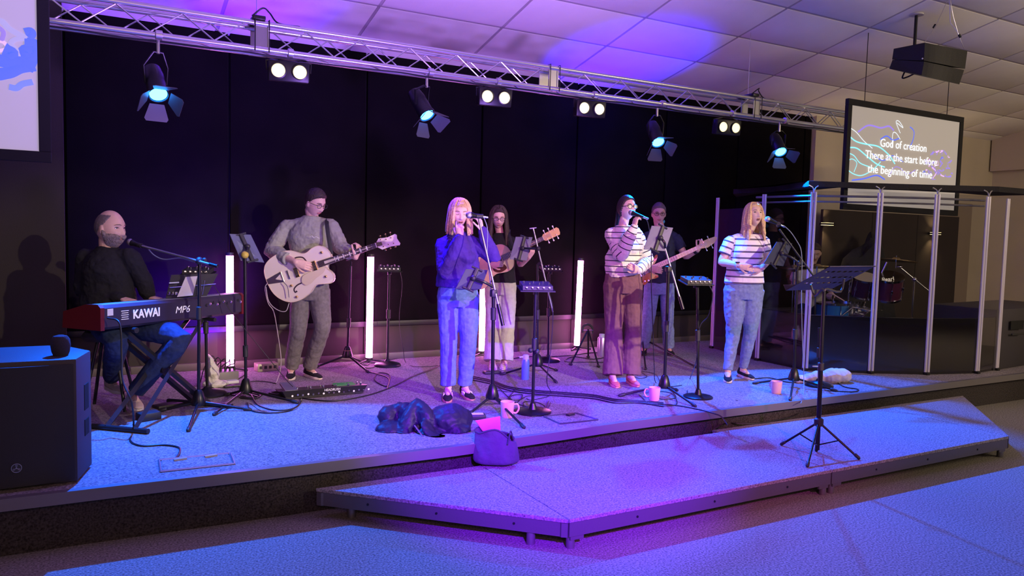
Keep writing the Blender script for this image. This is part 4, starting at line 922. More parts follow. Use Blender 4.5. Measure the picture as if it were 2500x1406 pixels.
c1 = atD(2188, 634, 8.9); cym(c1, (.1, 0, 1), .23, 'crash_cymbal'); rod(c1-V((0, 0, .10)), c1+V((0, 0, .05)), .006)
j1 = atD(2232, 682, 8.9); rod(atD(2194, 650, 8.9), atD(2272, 714, 8.9), .009); g1 = V((j1.x, j1.y, S)); rod(j1, g1+V((0, 0, .35)), .012)
wp(KIT).ball(j1, .028).build('wing_clamp', CH(), KIT); wp(KIT).ball(atD(2196, 651, 8.88), (.035, .03, .02)).build('tilter', CH(), KIT)
for a in (0, 2.1, 4.2): rod(g1+V((0, 0, .35)), g1+V((cos(a)*.3, sin(a)*.3, .01)), .009, 'stand_leg')
c2 = atD(1938, 652, 9.0); cym(c2, (0, 0, 1), .18, 'hi_hat_cymbal'); cym(c2-V((0, 0, .03)), (0, 0, -1), .18, 'hi_hat_cymbal'); rod(c2+V((0, 0, .12)), V((c2.x, c2.y, S+.3)), .009)
for a in (1, 3.1, 5.2): rod(V((c2.x, c2.y, S+.3)), V((c2.x+cos(a)*.25, c2.y+sin(a)*.25, S+.01)), .008, 'stand_leg')
c3 = atD(1995, 650, 8.7); cym(c3, (.05, .1, 1), .20, 'ride_cymbal'); rod(c3, V((c3.x, c3.y, S+.01)), .009)
rod(atD(2165, 640, 8.8), atD(2150, 672, 8.8), .012, 'tom_arm'); rod(bd+V((0, 0, .26)), atD(2140, 690, 8.9), .014, 'tom_arm'); rod(atD(2072, 715, 9.1), atD(2068, 790, 9.1), .009)
rod(atD(2050, 775, 8.9), atD(2080, 752, 8.9), .008); rod(atD(2080, 750, 8.9), atD(2160, 765, 8.8), .010)
for a, b in (((1972, 712), (2000, 702)), ((2030, 716), (2062, 735))): 
    t = thing('drumstick', 'drumstick in the drummer\'s %s hand' % ('right' if a[0] < 2000 else 'left'), 'drumstick', atD(*a, 8.5)); wp(t).tube([atD(*a, 8.55), atD(*b, 8.5)], [.008, .005], 8).build('stick', mat('stick_wood', (.6, .42, .25), .5), t)
t = thing('drum_throne', 'black round drum throne under the drummer', 'stool', (B8.x, B8.y, S)); pc = JF['pelvis']
wp(t).lathe([(.0, -.05), (.17, -.05), (.18, -.02), (.17, .01), (0, .02)], (pc.x, pc.y, pc.z-.12)).build('seat', KP(), t); wp(t).cyl((pc.x, pc.y, S+.2), (pc.x, pc.y, pc.z-.15), .02).build('post', CH(), t)
for a in (0, 2.1, 4.2): wp(t).cyl((pc.x, pc.y, S+.25), (pc.x+.25*cos(a), pc.y+.25*sin(a), S+.01), .011).build('leg', CH(), t)
# ============================================================ INSTRUMENTS
def pxl(poly, o, n, k):   # crop pixels -> local metres, x along the neck
    o = V((*o, 0)); n = V((*n, 0)); u = (n-o).normalized(); w = V((u.y, -u.x, 0))
    return [((V((*p, 0))-o).dot(u)/k, (V((*p, 0))-o).dot(w)/k) for p in poly]
def smooth(poly, n=4):
    P = [V((*p, 0)) for p in poly]; P = P[-2:]+P+P[:2]; out = []
    for i in range(2, len(P)-2):
        a, b, c, d = P[i-1], P[i], P[i+1], P[i+2] if i+2 < len(P) else P[3]
        for k in range(n):
            t = k/n; out.append(.5*((2*b)+(c-a)*t+(2*a-5*b+4*c-d)*t*t+(3*b-a-3*c+d)*t**3))
    return [(p.x, p.y) for p in out]
WHG = mat('ivory_lacquer', (.80, .72, .58), .18, coat=.6); BIND = mat('cream_binding', (.70, .58, .36), .4); GOLD = mat('gold_hardware', (.85, .62, .25), .25, 1); EBO = mat('ebony', (.05, .03, .035), .35); STRG = mat('string_steel', (.7, .7, .7), .3, 1)
def neck(T, x0, x1, w0, w1, z, m_board, m_neck, nfr, inlay=None, dx=.0, strings=6, xb=-.3, sl=.648):
    m = MB(); m.prism([(x0, -w0/2), (x1, -w1/2), (x1, w1/2), (x0, w0/2)], .006, (0, 0, z)); m.build('fretboard', m_board, T, False)
    m = MB(); m.tube([(x0+dx, 0, z-.010), (x1, 0, z-.008)], [(w0/2, .018), (w1/2, .014)], 12, up=V((0, 0, 1))); m.build('neck', m_neck, T)
    f = None
    for k in range(1, nfr+1):
        x = x1 - (sl)*(1-2**(-k/12.))
        if x < x0: break
        w = w1+(w0-w1)*(x1-x)/(x1-x0)
        if f is None: f = MB().box((0, 0, 0), (.0022, 1, .002)).build('fret', STRG, T, False); o = f
        else: o = inst(f, 'fret', parent=T)
        o.location = (x, 0, z+.007); o.scale = (1, w, 1)
    if inlay:
        for k in (3, 5, 7, 9, 12, 15, 17):
            xa = x1-sl*(1-2**(-(k-.18)/12.)); xc = x1-sl*(1-2**(-(k-.82)/12.))
            if xa < x0: continue
            w = (w1+(w0-w1)*(x1-xc)/(x1-x0))*.82; MB().box(((xa+xc)/2, 0, z+.0062), (abs(xc-xa)*inlay, w if inlay > .3 else .006, .001)).build('inlay', mat('pearl_inlay', (.8, .78, .75), .3), T, False)
    MB().box((x1+.002, 0, z+.006), (.004, w1, .008)).build('nut', mat('bone_nut', (.8, .75, .6), .5), T, False)
    sw = w1*.8
    for i in range(strings):
        y1 = (i/(strings-1)-.5)*sw; y0 = (i/(strings-1)-.5)*max(sw*1.35, .05)
        MB().cyl((xb, y0, z+.014), (x1+.09, y1*.8, z+.008), .0007 if strings > 4 else .0012, n=5).build('string', STRG, T)
def place(T, O, N, yawn):   # O body reference, N nut, front normal
    x = (N-O).normalized(); z = V(yawn).normalized(); y = z.cross(x).normalized(); z = x.cross(y)
    T.rotation_mode = 'XYZ'; T.matrix_world = Matrix.Translation(O) @ Matrix((x, y, z)).transposed().to_4x4()
def tuner(T, x, y, z, s, m_):
    q = MB(); q.cyl((x, y*.6, z-.004), (x, y*.6, z+.014), .0045, n=8); q.cyl((x, y*.6, z-.010), (x, y*1.25, z-.010), .003, n=6); q.box((x, y*1.25+s*.008, z-.010), (.013, .018, .008), bev=.003); q.build('tuner', m_, T)
# --- white hollow-body
T = thing('electric_guitar', 'ivory white hollow-body electric guitar with gold hardware and vibrato tailpiece', 'guitar')
O_, N_, k_ = (1010, 560), (2000, 225), 1935.
body = smooth(pxl([(75, 640), (95, 800), (200, 1020), (340, 1145), (520, 1200), (700, 1155), (850, 1050), (925, 945), (980, 895), (1140, 880), (1240, 860), (1272, 780), (1240, 690), (1150, 625), (1130, 560), (1215, 480), (1228, 390), (1180, 310), (1090, 255), (1000, 243), (900, 285), (820, 350), (740, 378), (640, 352), (520, 325), (390, 350), (230, 430), (120, 530)], O_, N_, k_))
bz = .052
MB().prism(body, bz, (0, 0, -bz), bev=.005).build('body', WHG, T)
m = MB(); ring = [V((x, y, .0)) for x, y in body]; m.tube(ring+ring[:1], .0028, 6, cap=False); m.build('binding', BIND, T)
neck(T, 0.0, .540, .056, .043, .006, EBO, WHG, 21, .62, dx=.06, xb=-.27, sl=.62)
Pc = lambda p: V((*pxl([p], O_, N_, k_)[0], 0))
hd = pxl([(2000, 190), (2045, 110), (2200, 95), (2320, 35), (2352, 50), (2350, 110), (2412, 190), (2400, 225), (2260, 240), (2110, 300), (2030, 262)], O_, N_, k_)
MB().prism(hd, .014, (0, 0, -.006), bev=.002).build('headstock', WHG, T)
MB().prism(pxl([(2005, 180), (2095, 165), (2115, 225), (2020, 250)], O_, N_, k_), .001, (0, 0, .0085)).build('truss_cover', GOLD, T, False)
for (x, y) in ((2085, 130), (2180, 125), (2262, 98), (2135, 245), (2215, 210), (2305, 190)):
    p = Pc((x, y)); s = 1 if p.y > 0 else -1; q = MB(); q.cyl((p.x, p.y, .004), (p.x, p.y, .02), .004, n=8); q.cyl((p.x, p.y, -.010), (p.x, s*.062, -.010), .003, n=6); q.box((p.x, s*.066, -.010), (.016, .012, .008), bev=.003); q.build('tuner', GOLD, T)
pg = smooth(pxl([(860, 690), (960, 660), (1120, 600), (1125, 660), (1070, 720), (960, 800), (880, 880), (800, 905), (735, 870), (725, 800), (760, 740)], O_, N_, k_), 3)
MB().prism(pg, .003, (0, 0, .010), bev=.001).build('pickguard', mat('clear_gold_guard', (.72, .62, .42), .15, coat=.5), T, False)
for c, nm in (((945, 570), 'neck_pickup'), ((650, 730), 'bridge_pickup')):
    p = Pc(c); MB().box((p.x, p.y*.2, .007), (.038, .085, .014), bev=.003).build(nm, GOLD, T, False)
    q = MB()
    for i in range(6): q.cyl((p.x, p.y*.2+(i-2.5)*.011, .013), (p.x, p.y*.2+(i-2.5)*.011, .016), .003, n=8)
    q.build('pole_screws', EBO, T)
p = Pc((405, 790)); MB().cyl((p.x, -.045, .016), (p.x, .045, .016), .006).box((p.x+.055, 0, .008), (.012, .08, .012), bev=.002).build('bridge', STRG, T)
MB().prism([(p.x, .048), (p.x, -.048), (p.x-.145, -.022), (p.x-.145, .022)], .004, (0, 0, .003), bev=.001).build('tailpiece', STRG, T, False)
MB().prism([(p.x-.012, .030), (p.x-.012, -.030), (p.x-.07, 0)], .002, (0, 0, .0072)).build('tailpiece_window', WHG, T, False)
MB().tube(catm([(p.x-.0, -.05, .03), (p.x+.02, -.10, .035), (p.x+.0, -.19, .032)]), .0035, 6).build('vibrato_arm', STRG, T)
for c in ((545, 920), (632, 1110), (1140, 760), (1075, 355)):
    q = Pc(c); MB().lathe([(.011, 0), (.010, .014), (.004, .017), (0, .017)], (q.x, q.y, .001)).build('knob', GOLD, T)
for a in (((720, 870), (640, 910), (585, 975), (600, 1030), (635, 1010)), ((560, 480), (640, 440), (740, 440), (800, 500), (810, 530))):
    MB().tube(catm([V((Pc(c).x, Pc(c).y, .0008)) for c in a]), [.002]+[.006]*22+[.008, .009], 6, flat=.2, up=V((0, 0, 1))).build('sound_hole', EBO, T)
B2m = B2
O = at(640+O_[0]/7.353, 570+O_[1]/7.353, B2m, -.205); N = at(640+N_[0]/7.353, 570+N_[1]/7.353, B2m, -.235)
place(T, O, N, toC(B2)+V((0, 0, .10)))
GW = T.matrix_world.copy()
def strap(nm, lab, pts, w=.028):
    t = thing(nm, lab, 'strap', pts[len(pts)//2]); q = wp(t); C_ = catm(pts, 4)
    q.tube(C_, w, 4, flat=.12, up=toC(pts[0])); q.build('strap', mat('black_webbing', (.015, .015, .015), .7), t, False); return t
strap('guitar_strap', 'black strap running over the shoulder of the man in olive', [at(803, 545, B2, .10), at(799, 538, B2, -.02), at(798, 548, B2, -.12), at(802, 580, B2, -.175), at(809, 620, B2, -.20)], .017)
# --- acoustic
T = thing('acoustic_guitar', 'natural spruce acoustic guitar played behind the violet sweatshirt', 'guitar')
half = [(0, .03), (-.01, .08), (-.045, .125), (-.10, .142), (-.16, .130), (-.215, .115), (-.27, .128), (-.33, .170), (-.40, .192), (-.46, .165), (-.495, .09), (-.505, .0)]
bo = smooth(half+[(x, -y) for x, y in half[-2::-1]], 3)
SPR = mat('spruce_top', (.78, .55, .32), .3, coat=.4, var=.06, vscale=12); MAH = mat('mahogany', (.30, .11, .06), .35, coat=.3)
MB().prism(bo, .095, (0, 0, -.100), bev=.004).build('back_and_sides', MAH, T); MB().prism(bo, .005, (0, 0, -.005), bev=.001).build('soundboard', SPR, T)
r = [V((x, y, 0)) for x, y in bo]; MB().tube(r+r[:1], .0025, 6, cap=False).build('binding', BIND, T)
MB().lathe([(0, 0), (.050, 0), (.050, .0012), (0, .0012)], (-.155, 0, .0), n=28).build('sound_hole', EBO, T)
MB().tube([(-.155+.058*cos(a), .058*sin(a), .001) for a in np.linspace(0, 2*pi, 29)], .003, 6, cap=False, flat=.4).build('rosette', BIND, T)
MB().box((-.36, 0, .005), (.028, .15, .008), bev=.003).build('bridge', EBO, T, False); MB().prism(smooth([(-.12, -.05), (-.10, -.11), (-.18, -.12), (-.23, -.08), (-.21, -.04)], 3), .001, (0, 0, .0012)).build('pickguard', mat('tortoise_guard', (.10, .03, .02), .2), T, False)
neck(T, -.10, .355, .056, .043, .004, EBO, mat('maple_neck', (.6, .4, .22), .4), 20, .1, dx=.1, xb=-.35, sl=.645)
MB().prism([(.355, -.022), (.37, -.036), (.52, -.040), (.53, -.02), (.535, .02), (.52, .040), (.37, .036), (.355, .022)], .014, (0, 0, -.012), bev=.002).build('headstock', mat('maple_head', (.75, .48, .20), .35, coat=.4), T, False)
for i in range(3):
    for s in (-1, 1): tuner(T, .39+i*.05, s*.045, .002, s, mat('pearl_tuner', (.85, .85, .85), .3))
B4m = B4; O = at(1180+530/7.81, 540+622/7.81, B4m, -.205); N = at(1180+1210/7.81, 540+290/7.81, B4m, -.235); place(T, O, N, toC(B4)+V((0, 0, .08)))
strap('guitar_strap', 'brown strap on the shoulder of the woman in black top', [at(1244, 560, B4, .06), at(1243, 572, B4, -.08), at(1252, 600, B4, -.16), at(1262, 622, B4, -.20)], .014)
# --- bass
T = thing('bass_guitar', 'brown four-string bass guitar with maple neck', 'guitar'); O_, N_, k_ = (380, 870), (1600, 320), 2168.
bo = smooth(pxl([(600, 500), (545, 510), (495, 620), (440, 730), (330, 790), (250, 900), (225, 1080), (260, 1240), (340, 1200), (410, 1100), (520, 1085), (620, 1050), (600, 1005), (510, 990), (470, 940), (440, 850), (500, 750), (550, 680), (590, 590)], O_, N_, k_), 3)
MB().prism(bo, .04, (0, 0, -.040), bev=.006).build('body', mat('amber_burst', (.45, .16, .03), .2, coat=.6, var=.2, vscale=6), T)
neck(T, .02, .62, .060, .042, .004, mat('maple_board', (.72, .48, .28), .35), mat('maple_neck', (.6, .4, .22), .4), 20, .1, dx=.05, strings=4, xb=-.08, sl=.80)
for x in (-.02, .04): MB().box((x-.04, 0, .005), (.018, .075, .014), bev=.003).build('pickup', EBO, T, False)
MB().box((-.11, 0, .006), (.035, .075, .014), bev=.003).build('bridge', STRG, T, False)
MB().prism([(.62, -.021), (.65, -.030), (.70, -.045), (.78, -.030), (.84, .01), (.83, .035), (.74, .045), (.66, .045), (.63, .022)], .014, (0, 0, -.012), bev=.003).build('headstock', mat('maple_head', (.75, .48, .20), .35, coat=.4), T, False)
for i in range(2):
    for s in (-1, 1): tuner(T, .68+i*.07, s*.048, .002, s, STRG)
for p in ((-.09, -.10), (-.05, -.11)): MB().lathe([(.010, 0), (.009, .014), (0, .015)], (p[0], p[1], .0)).build('knob', STRG, T)
O = at(1540+O_[0]/8.79, 560+O_[1]/8.79, B6, -.20); N = at(1540+N_[0]/8.79, 560+N_[1]/8.79, B6, -.26); place(T, O, N, toC(B6)+V((0, 0, .08)))
# ============================================================ KEYBOARD
a39 = radians(39.2); kx = V((cos(a39), sin(a39), 0)); ky = V((-sin(a39), cos(a39), 0)); KR = Matrix((kx, ky, V((0, 0, 1)))).transposed()
K0 = V((.037, 5.60, .965))
def kp(x, y, z): return K0+kx*x+ky*y+V((0, 0, z))
KBM = mat('keyboard_case', (.035, .030, .05), .30, spec=.6); T = thing('digital_piano', 'long black stage piano with red wooden end cheeks and white maker lettering', 'keyboard', K0)
LK = 1.34
m = wp(T); prof = [(0, .02), (0, .145), (.02, .165), (.12, .165), (.13, .10), (.33, .085), (.33, .0), (.03, .0)]
def kprof(m, x0, x1, pr):
    A = [m.bm.verts.new(kp(x0, y, z)-m.O) for y, z in pr]; B = [m.bm.verts.new(kp(x1, y, z)-m.O) for y, z in pr]; n_ = len(pr)
    m.bm.faces.new(A); m.bm.faces.new(list(reversed(B)))
    for i in range(n_): m.bm.faces.new((A[i], B[i], B[(i+1) % n_], A[(i+1) % n_]))
kprof(m, .03, LK-.03, prof); m.build('case', KBM, T, False)
wp(T).box(kp(LK/2, .072, .166), (LK-.07, .092, .004), KR, .001).build('top_panel', mat('lit_top_panel', (.30, .33, .38), .4, .3), T, False)  # pale panel added to brighten the lit top of the dark case
RED = mat('red_cheek', (.13, .008, .010), .35, coat=.3)
for x0 in (0, LK-.03): m = wp(T); kprof(m, x0, x0+.03, [(-.004, .0), (-.004, .15), (.02, .170), (.13, .168), (.34, .11), (.35, .0)]); m.build('end_cheek', RED, T, False)
nw = 52; kw = (LK-.14)/nw; WK = mat('white_key', (.8, .8, .78), .3); BK = mat('black_key', (.01, .01, .01), .3); w0 = None
for i in range(nw):
    c = kp(.07+kw*(i+.5), .24, .100)
    if w0 is None: w0 = MB().box((0, 0, 0), (kw-.001, .15, .016), bev=.002).build('white_key', WK, T, False); o = w0
    else: o = inst(w0, 'white_key', parent=T)
    o.location = c-K0; o.rotation_euler = (0, 0, a39)
b0 = None
for i in range(nw-1):
    if i % 7 in (1, 4): continue
    c = kp(.07+kw*(i+1), .205, .114)
    if b0 is None: b0 = MB().box((0, 0, 0), (.011, .09, .014), bev=.002).build('black_key', BK, T, False); o = b0
    else: o = inst(b0, 'black_key', parent=T)
    o.location = c-K0; o.rotation_euler = (0, 0, a39)
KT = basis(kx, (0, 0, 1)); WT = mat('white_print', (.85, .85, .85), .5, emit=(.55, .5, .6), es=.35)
def kt(s, x, z, cap, w, nm='lettering', bold=.0025, shear=0.):
    o = text(nm, s, cap/.7, WT, T, kp(x, -.003, z)-K0, KT, .0008, bold, shear); stretch(o, w)
kt('KAWAI', .37, .085, .058, .225); kt('MP6', .69, .085, .050, .135, bold=.0, shear=.25)
wp(T).box(kp(.075, -.003, .118), (.045, .002, .045), KR).build('rating_sticker', mat('sticker', (.75, .75, .72), .6), T, False)
for j in range(5): wp(T).box(kp(.19, -.003, .118-.014*j), (.06-.008*(j % 2), .002, .004), KR).build('small_print', WT, T, False)
for j, x in enumerate((.93, .965, 1.0, 1.04, 1.07, 1.11, 1.15, 1.19, 1.27, 1.30)):
    wp(T).lathe([(.010, 0), (.012, .004), (.006, .006), (0, .006)], kp(x, 0, .10+.008*(j % 3)), -ky, 12).build('socket', CH() if j % 2 else K(), T)
# stand
XS = mat('stand_tube', (.03, .03, .035), .4, .4); T = thing('keyboard_stand', 'black folding X stand carrying the stage piano', 'stand', kp(.6, .16, S-.965))
KL_, KR_ = kp(.26, .17, -.02), kp(1.02, .17, -.02)
fa, fb = G(226, 1040, S+.018), G(362, 1053, S+.018); fc, fd = G(410, 978, S+.018), G(566, 991, S+.018)
wp(T).tube([fa, fb], .018, 12).build('foot_bar', XS, T); wp(T).tube([fc, fd], .018, 12).build('foot_bar', XS, T)
for q, s in ((fa, .25), (fa, .75)):
    c = fa.lerp(fb, s); e = KR_ + ky*(-.05 if s > .5 else .09) ; wp(T).tube([c, e], .016, 4, flat=1.5).build('leg', XS, T, False)
for s in (.45, .65):
    c = fc.lerp(fd, s); e = KL_ + ky*(-.06 if s > .5 else .08); wp(T).tube([c, e], .015, 4, flat=1.5).build('leg', XS, T, False)
for q in (KL_, KR_): wp(T).tube([q-ky*.17, q+ky*.17], .016, 10).build('top_bar', XS, T); 
wp(T).tube([KL_-ky*.17, KL_-ky*.20], .020, 10).build('rubber_cap', KP(), T)
pv = fa.lerp(fb, .5).lerp(KR_, .5); wp(T).lathe([(.0, -.03), (.035, -.03), (.035, .03), (0, .03)], pv, -ky).build('pivot', K(), T)
T = thing('piano_stool', 'black padded stool under the keyboard player', 'stool', JK['pelvis']*1)
pc = JK['pelvis']; T.location = (pc.x, pc.y, S)
wp(T).lathe([(.0, -.06), (.17, -.06), (.18, -.03), (.16, .0), (0, .0)], (pc.x, pc.y, pc.z-.10)).build('seat', KP(), T)
for a in (.5, 2.1, 3.6, 5.2): wp(T).cyl((pc.x+.08*cos(a), pc.y+.08*sin(a), pc.z-.16), (pc.x+.2*cos(a), pc.y+.2*sin(a), S), .012).build('leg', XS, T)
# rack, music sheets and controller on the piano
def quadthing(nm, lab, cat, C4, th, m_, grp=None, part='panel'):
    c = sum(C4, V((0, 0, 0)))/4; t = thing(nm, lab, cat, c, group=grp); nrm = (C4[1]-C4[0]).cross(C4[3]-C4[0]).normalized()*th/2
    q = wp(t); A = [q.bm.verts.new(p+nrm-c) for p in C4]; B = [q.bm.verts.new(p-nrm-c) for p in C4]; f1 = q.bm.faces.new(A); f2 = q.bm.faces.new(list(reversed(B)))
    for i in range(4): q.bm.faces.new((A[i], B[i], B[(i+1) % 4], A[(i+1) % 4]))
    bmesh.ops.bevel(q.bm, geom=list(f1.edges)+list(f2.edges), offset=min(th*.3, .003), segments=2, affect='EDGES'); q.build(part, m_, t, False); return t, nrm.normalized()
dk = dep(kp(.62, .1, .17))
t, nn = quadthing('music_rack', 'black tilted rack plate with wire frame on the piano', 'rack', [atD(404, 730, dk), atD(505, 722, dk+.12), atD(532, 668, dk+.22), atD(418, 671, dk+.08)], .006, KP())
wp(t).tube([atD(414, 702, dk-.02), atD(527, 693, dk+.11)], .003, 6).build('wire', CH(), t); wp(t).tube([atD(494, 720, dk+.05), atD(500, 685, dk+.1), atD(494, 684, dk+.1), atD(489, 722, dk+.05)], .0025, 6).build('wire', CH(), t)
for j in range(3): wp(t).box(atD(412+9*j, 716, dk-.02), (.02, .004, .02), KR).build('knob', CH(), t, False)
wp(t).box(atD(425, 690, dk-.015), (.09, .004, .008), KR).build('display', mat('pale_strip', (.6, .65, .7), .4), t, False)
quadthing('sheet_music', 'pale sheet of music leaning on the piano rack', 'paper', [atD(432, 725, dk-.03), atD(471, 721, dk+.0), atD(482, 674, dk+.08), atD(453, 676, dk+.05)], .0015, mat('paper', (.62, .60, .58), .8), part='sheet')
# ============================================================ STANDS
BS = mat('stand_black', (.018, .018, .022), .32, .5)
def tripod(T, h, legs, hz=.10, r=.012):
    """cast hub at h (ground xy) with tube legs to the given ground points"""
    m = wp(T); m.lathe([(.0, hz-.055), (.050, hz-.055), (.052, hz-.03), (.030, hz+.045), (.018, hz+.06), (0, hz+.06)], (h.x, h.y, S if abs(h.z-S) < .01 else h.z), n=18); m.build('hub', BS, T)
    z0 = h.z
    for l in legs:
        a = V((h.x, h.y, z0+hz-.03)); d = (l-a).normalized(); e = V((l.x, l.y, z0+.012)); wp(T).tube([a, e], .0095, 10).build('leg', BS, T); wp(T).tube([e-d*.03, e+d*.012], .014, 10, roundcap=True).build('rubber_foot', KP(), T)
def pole(T, a, b, r=.011, grip=None):
    wp(T).cyl(a, b, r, n=14).build('pole', BS, T)
    if grip: c = a.lerp(b, grip); d = (b-a).normalized(); wp(T).lathe([(r, -.05), (.020, -.045), (.021, .045), (r, .05)], c, d, 16).build('clutch', KP(), T)
def micro(name, lab, head, tail, wind=None, rest=None):
    t = thing(name, lab, 'microphone', head, group=None); d = (tail-head).normalized()
    q = wp(t); q.ball(head, .026, 16); q.build('grille', mat('mic_mesh', (.45, .45, .47), .35, .8, bump=.6, bscale=900, dist=.002) if not wind else wind, t)
    q = wp(t); L = (tail-head).length; q.lathe([(.025, .012), (.026, .018), (.024, .024), (.019, .04), (.012, L), (.0, L+.002)], head, d, 16); q.build('handle', BS, t)
    q = wp(t); q.cyl(tail, tail+d*.05, .009, n=10); q.build('plug', CH(), t); return t
def clip(T, p, d): wp(T).tube([p-d*.03, p+d*.03], .018, 10).build('mic_clip', KP(), T)
def ground(T, p): return V((p.x, p.y, S))
def tablet(lab, C4, m_, D=None, arm=None, grp='tablets on stands'):
    t, n_ = quadthing('tablet', lab, 'tablet', C4, .008, m_, grp)
    c = sum(C4, V((0, 0, 0)))/4; nf = n_ if n_.dot(CP-c) > 0 else -n_
    up_ = ((C4[3]+C4[2])-(C4[0]+C4[1])).normalized(); L = ((C4[3]-C4[0]).length)/2
    h = thing('tablet_holder', 'black clamp holding the '+lab, 'holder', c)
    q = wp(h); q.tube([c-up_*L*1.03+nf*.016, c+up_*L*1.03+nf*.016], .016, 8, flat=.5, up=nf); q.build('spine', KP(), h)
    for s in (-1, 1): q = wp(h); x_ = up_.cross(nf); q.tube([c+up_*s*L*1.04-x_*.045+nf*.006, c+up_*s*L*1.04+x_*.045+nf*.006], .009, 8); q.build('jaw', KP(), h)
    q = wp(h); q.ball(c+nf*.035, .022, 12); q.build('ball_joint', KP(), h)
    if arm is not None: q = wp(h); q.tube(catm([c+nf*.035, c.lerp(arm, .5)+nf*.04, arm], 4), .011, 8); q.build('arm', BS, h)
    return t
TBB = mat('tablet_back', (.12, .14, .20), .4, .3); TBL = mat('tablet_lilac', (.13, .11, .22), .5, .1); TBK = mat('tablet_dark', (.015, .02, .06), .6)
# A keyboard boom mic
hA = G(485, 1003); T = thing('boom_microphone_stand', 'black boom microphone stand in front of the stage piano', 'stand', hA)
tripod(T, hA, [G(460, 1053), G(606, 1003), G(393, 1006)]); pT = at(487, 637, hA); pole(T, hA+V((0, 0, .1)), pT, .012, .62)
b0_, b1_ = at(345, 600, hA, .12), at(531, 650, hA, -.06); wp(T).cyl(b0_, b1_, .009).build('boom', mat('boom_steel', (.35, .38, .42), .3, .8), T); wp(T).tube([b1_, b1_.lerp(b0_, .10)], .013, 10).build('boom_weight', BS, T)
wp(T).ball(pT, (.028, .028, .03)).build('boom_joint', KP(), T); wp(T).ball(pT+V((.03, -.03, .01)), .016).build('knob', KP(), T)
d_ = (b1_-b0_).normalized(); clip(T, at(338, 598, hA, .13), d_)
micro('microphone', 'silver-headed microphone at the mouth of the bearded keyboard player', at(318, 591, hA, .14), at(352, 602, hA, .12))
def cable(lab, pts, r=.0045, m_=None, name='cable', grp=None):
    c = V(pts[len(pts)//2]); t = thing(name, lab, 'cable', c, group=grp); wp(t).tube(catm(pts, 6), r, 7).build('cable', m_ or mat('black_cable', (.015, .015, .018), .45), t); return t
cable('pale cable drooping from the keyboard player\'s microphone', [at(360, 606, hA, .12), at(378, 624, hA, .11), at(402, 633, hA, .1), at(440, 630, hA, .06), at(475, 640, hA, .0)], .004, mat('grey_cable', (.2, .25, .3), .4))
# B tablet stand
hB = G(600, 972); T = thing('tablet_stand', 'tall black tripod stand with tablet beside the stage piano', 'stand', hB); tripod(T, hB, [G(553, 967), G(722, 985), G(524, 1014)]); pB = at(598, 625, hB); pole(T, hB+V((0, 0, .1)), pB, .012, .27)
wp(T).ball(at(598, 622, hB), .03).build('joint', mat('yellow_band', (.5, .4, .05), .5), T)
tablet('tablet with blue-lit back on the stand by the piano', [at(588, 636, hB, .0), at(645, 641, hB, .10), at(612, 573, hB, .16), at(560, 571, hB, .02)], TBB, arm=pB)
cable('thin cable slanting down from the blue-lit tablet to the floor', [at(497, 655, hB, -.1), at(560, 755, hB, -.1), at(640, 855, hB, -.1), at(697, 925, hB, .0), G(735, 968), G(722, 1000), G(650, 1007), G(610, 985)], .003)
# C guitarist mic stand
hC = G(848, 893); T = thing('microphone_stand', 'black microphone stand behind the man in olive, with tan tripod collar', 'stand', hC); tripod(T, hC, [G(771, 899), G(898, 910), G(880, 884)], .14); pC = at(856, 650, hC); pole(T, hC+V((0, 0, .12)), pC, .012, .36)
wp(T).tube(catm([pC, at(857, 640, hC), at(852, 635, hC), at(845, 634, hC, -.02)]), .008, 8).build('gooseneck', BS, T); wp(T).lathe([(.0, .145), (.035, .145), (.04, .16), (0, .165)], hC).build('collar', mat('tan_collar', (.5, .36, .2), .4), T)
# round base stands with personal mixers
def mixer(lab, C4, hgt=.035, mk=None, n_k=6):
    c = sum(C4, V((0, 0, 0)))/4; t = thing('personal_mixer', lab, 'mixer', c, group='personal monitor mixers on stands'); q = wp(t)
    A = [q.bm.verts.new(p-c) for p in C4]; B = [q.bm.verts.new(p-c-V((0, 0, hgt))) for p in C4]; f1 = q.bm.faces.new(A); q.bm.faces.new(list(reversed(B)))
    for i in range(4): q.bm.faces.new((A[i], B[i], B[(i+1) % 4], A[(i+1) % 4]))
    q.build('case', KP(), t, False)
    u = C4[1]-C4[0]; w = C4[3]-C4[0]
    for i in range(n_k): p = C4[0]+u*(i+.6)/(n_k+.2)+w*(.3 if i % 2 else .6); wp(t).cyl(p, p+V((0, 0, .016)), .007, n=10).build('knob', CH(), t)
    for i in range(5): p = C4[0]+u*(.12+.19*i)-V((0, 0, hgt*.5)); wp(t).lathe([(.008, 0), (.010, .003), (0, .004)], p, (CP-c).normalized(), 10).build('socket', CH(), t)
    return t
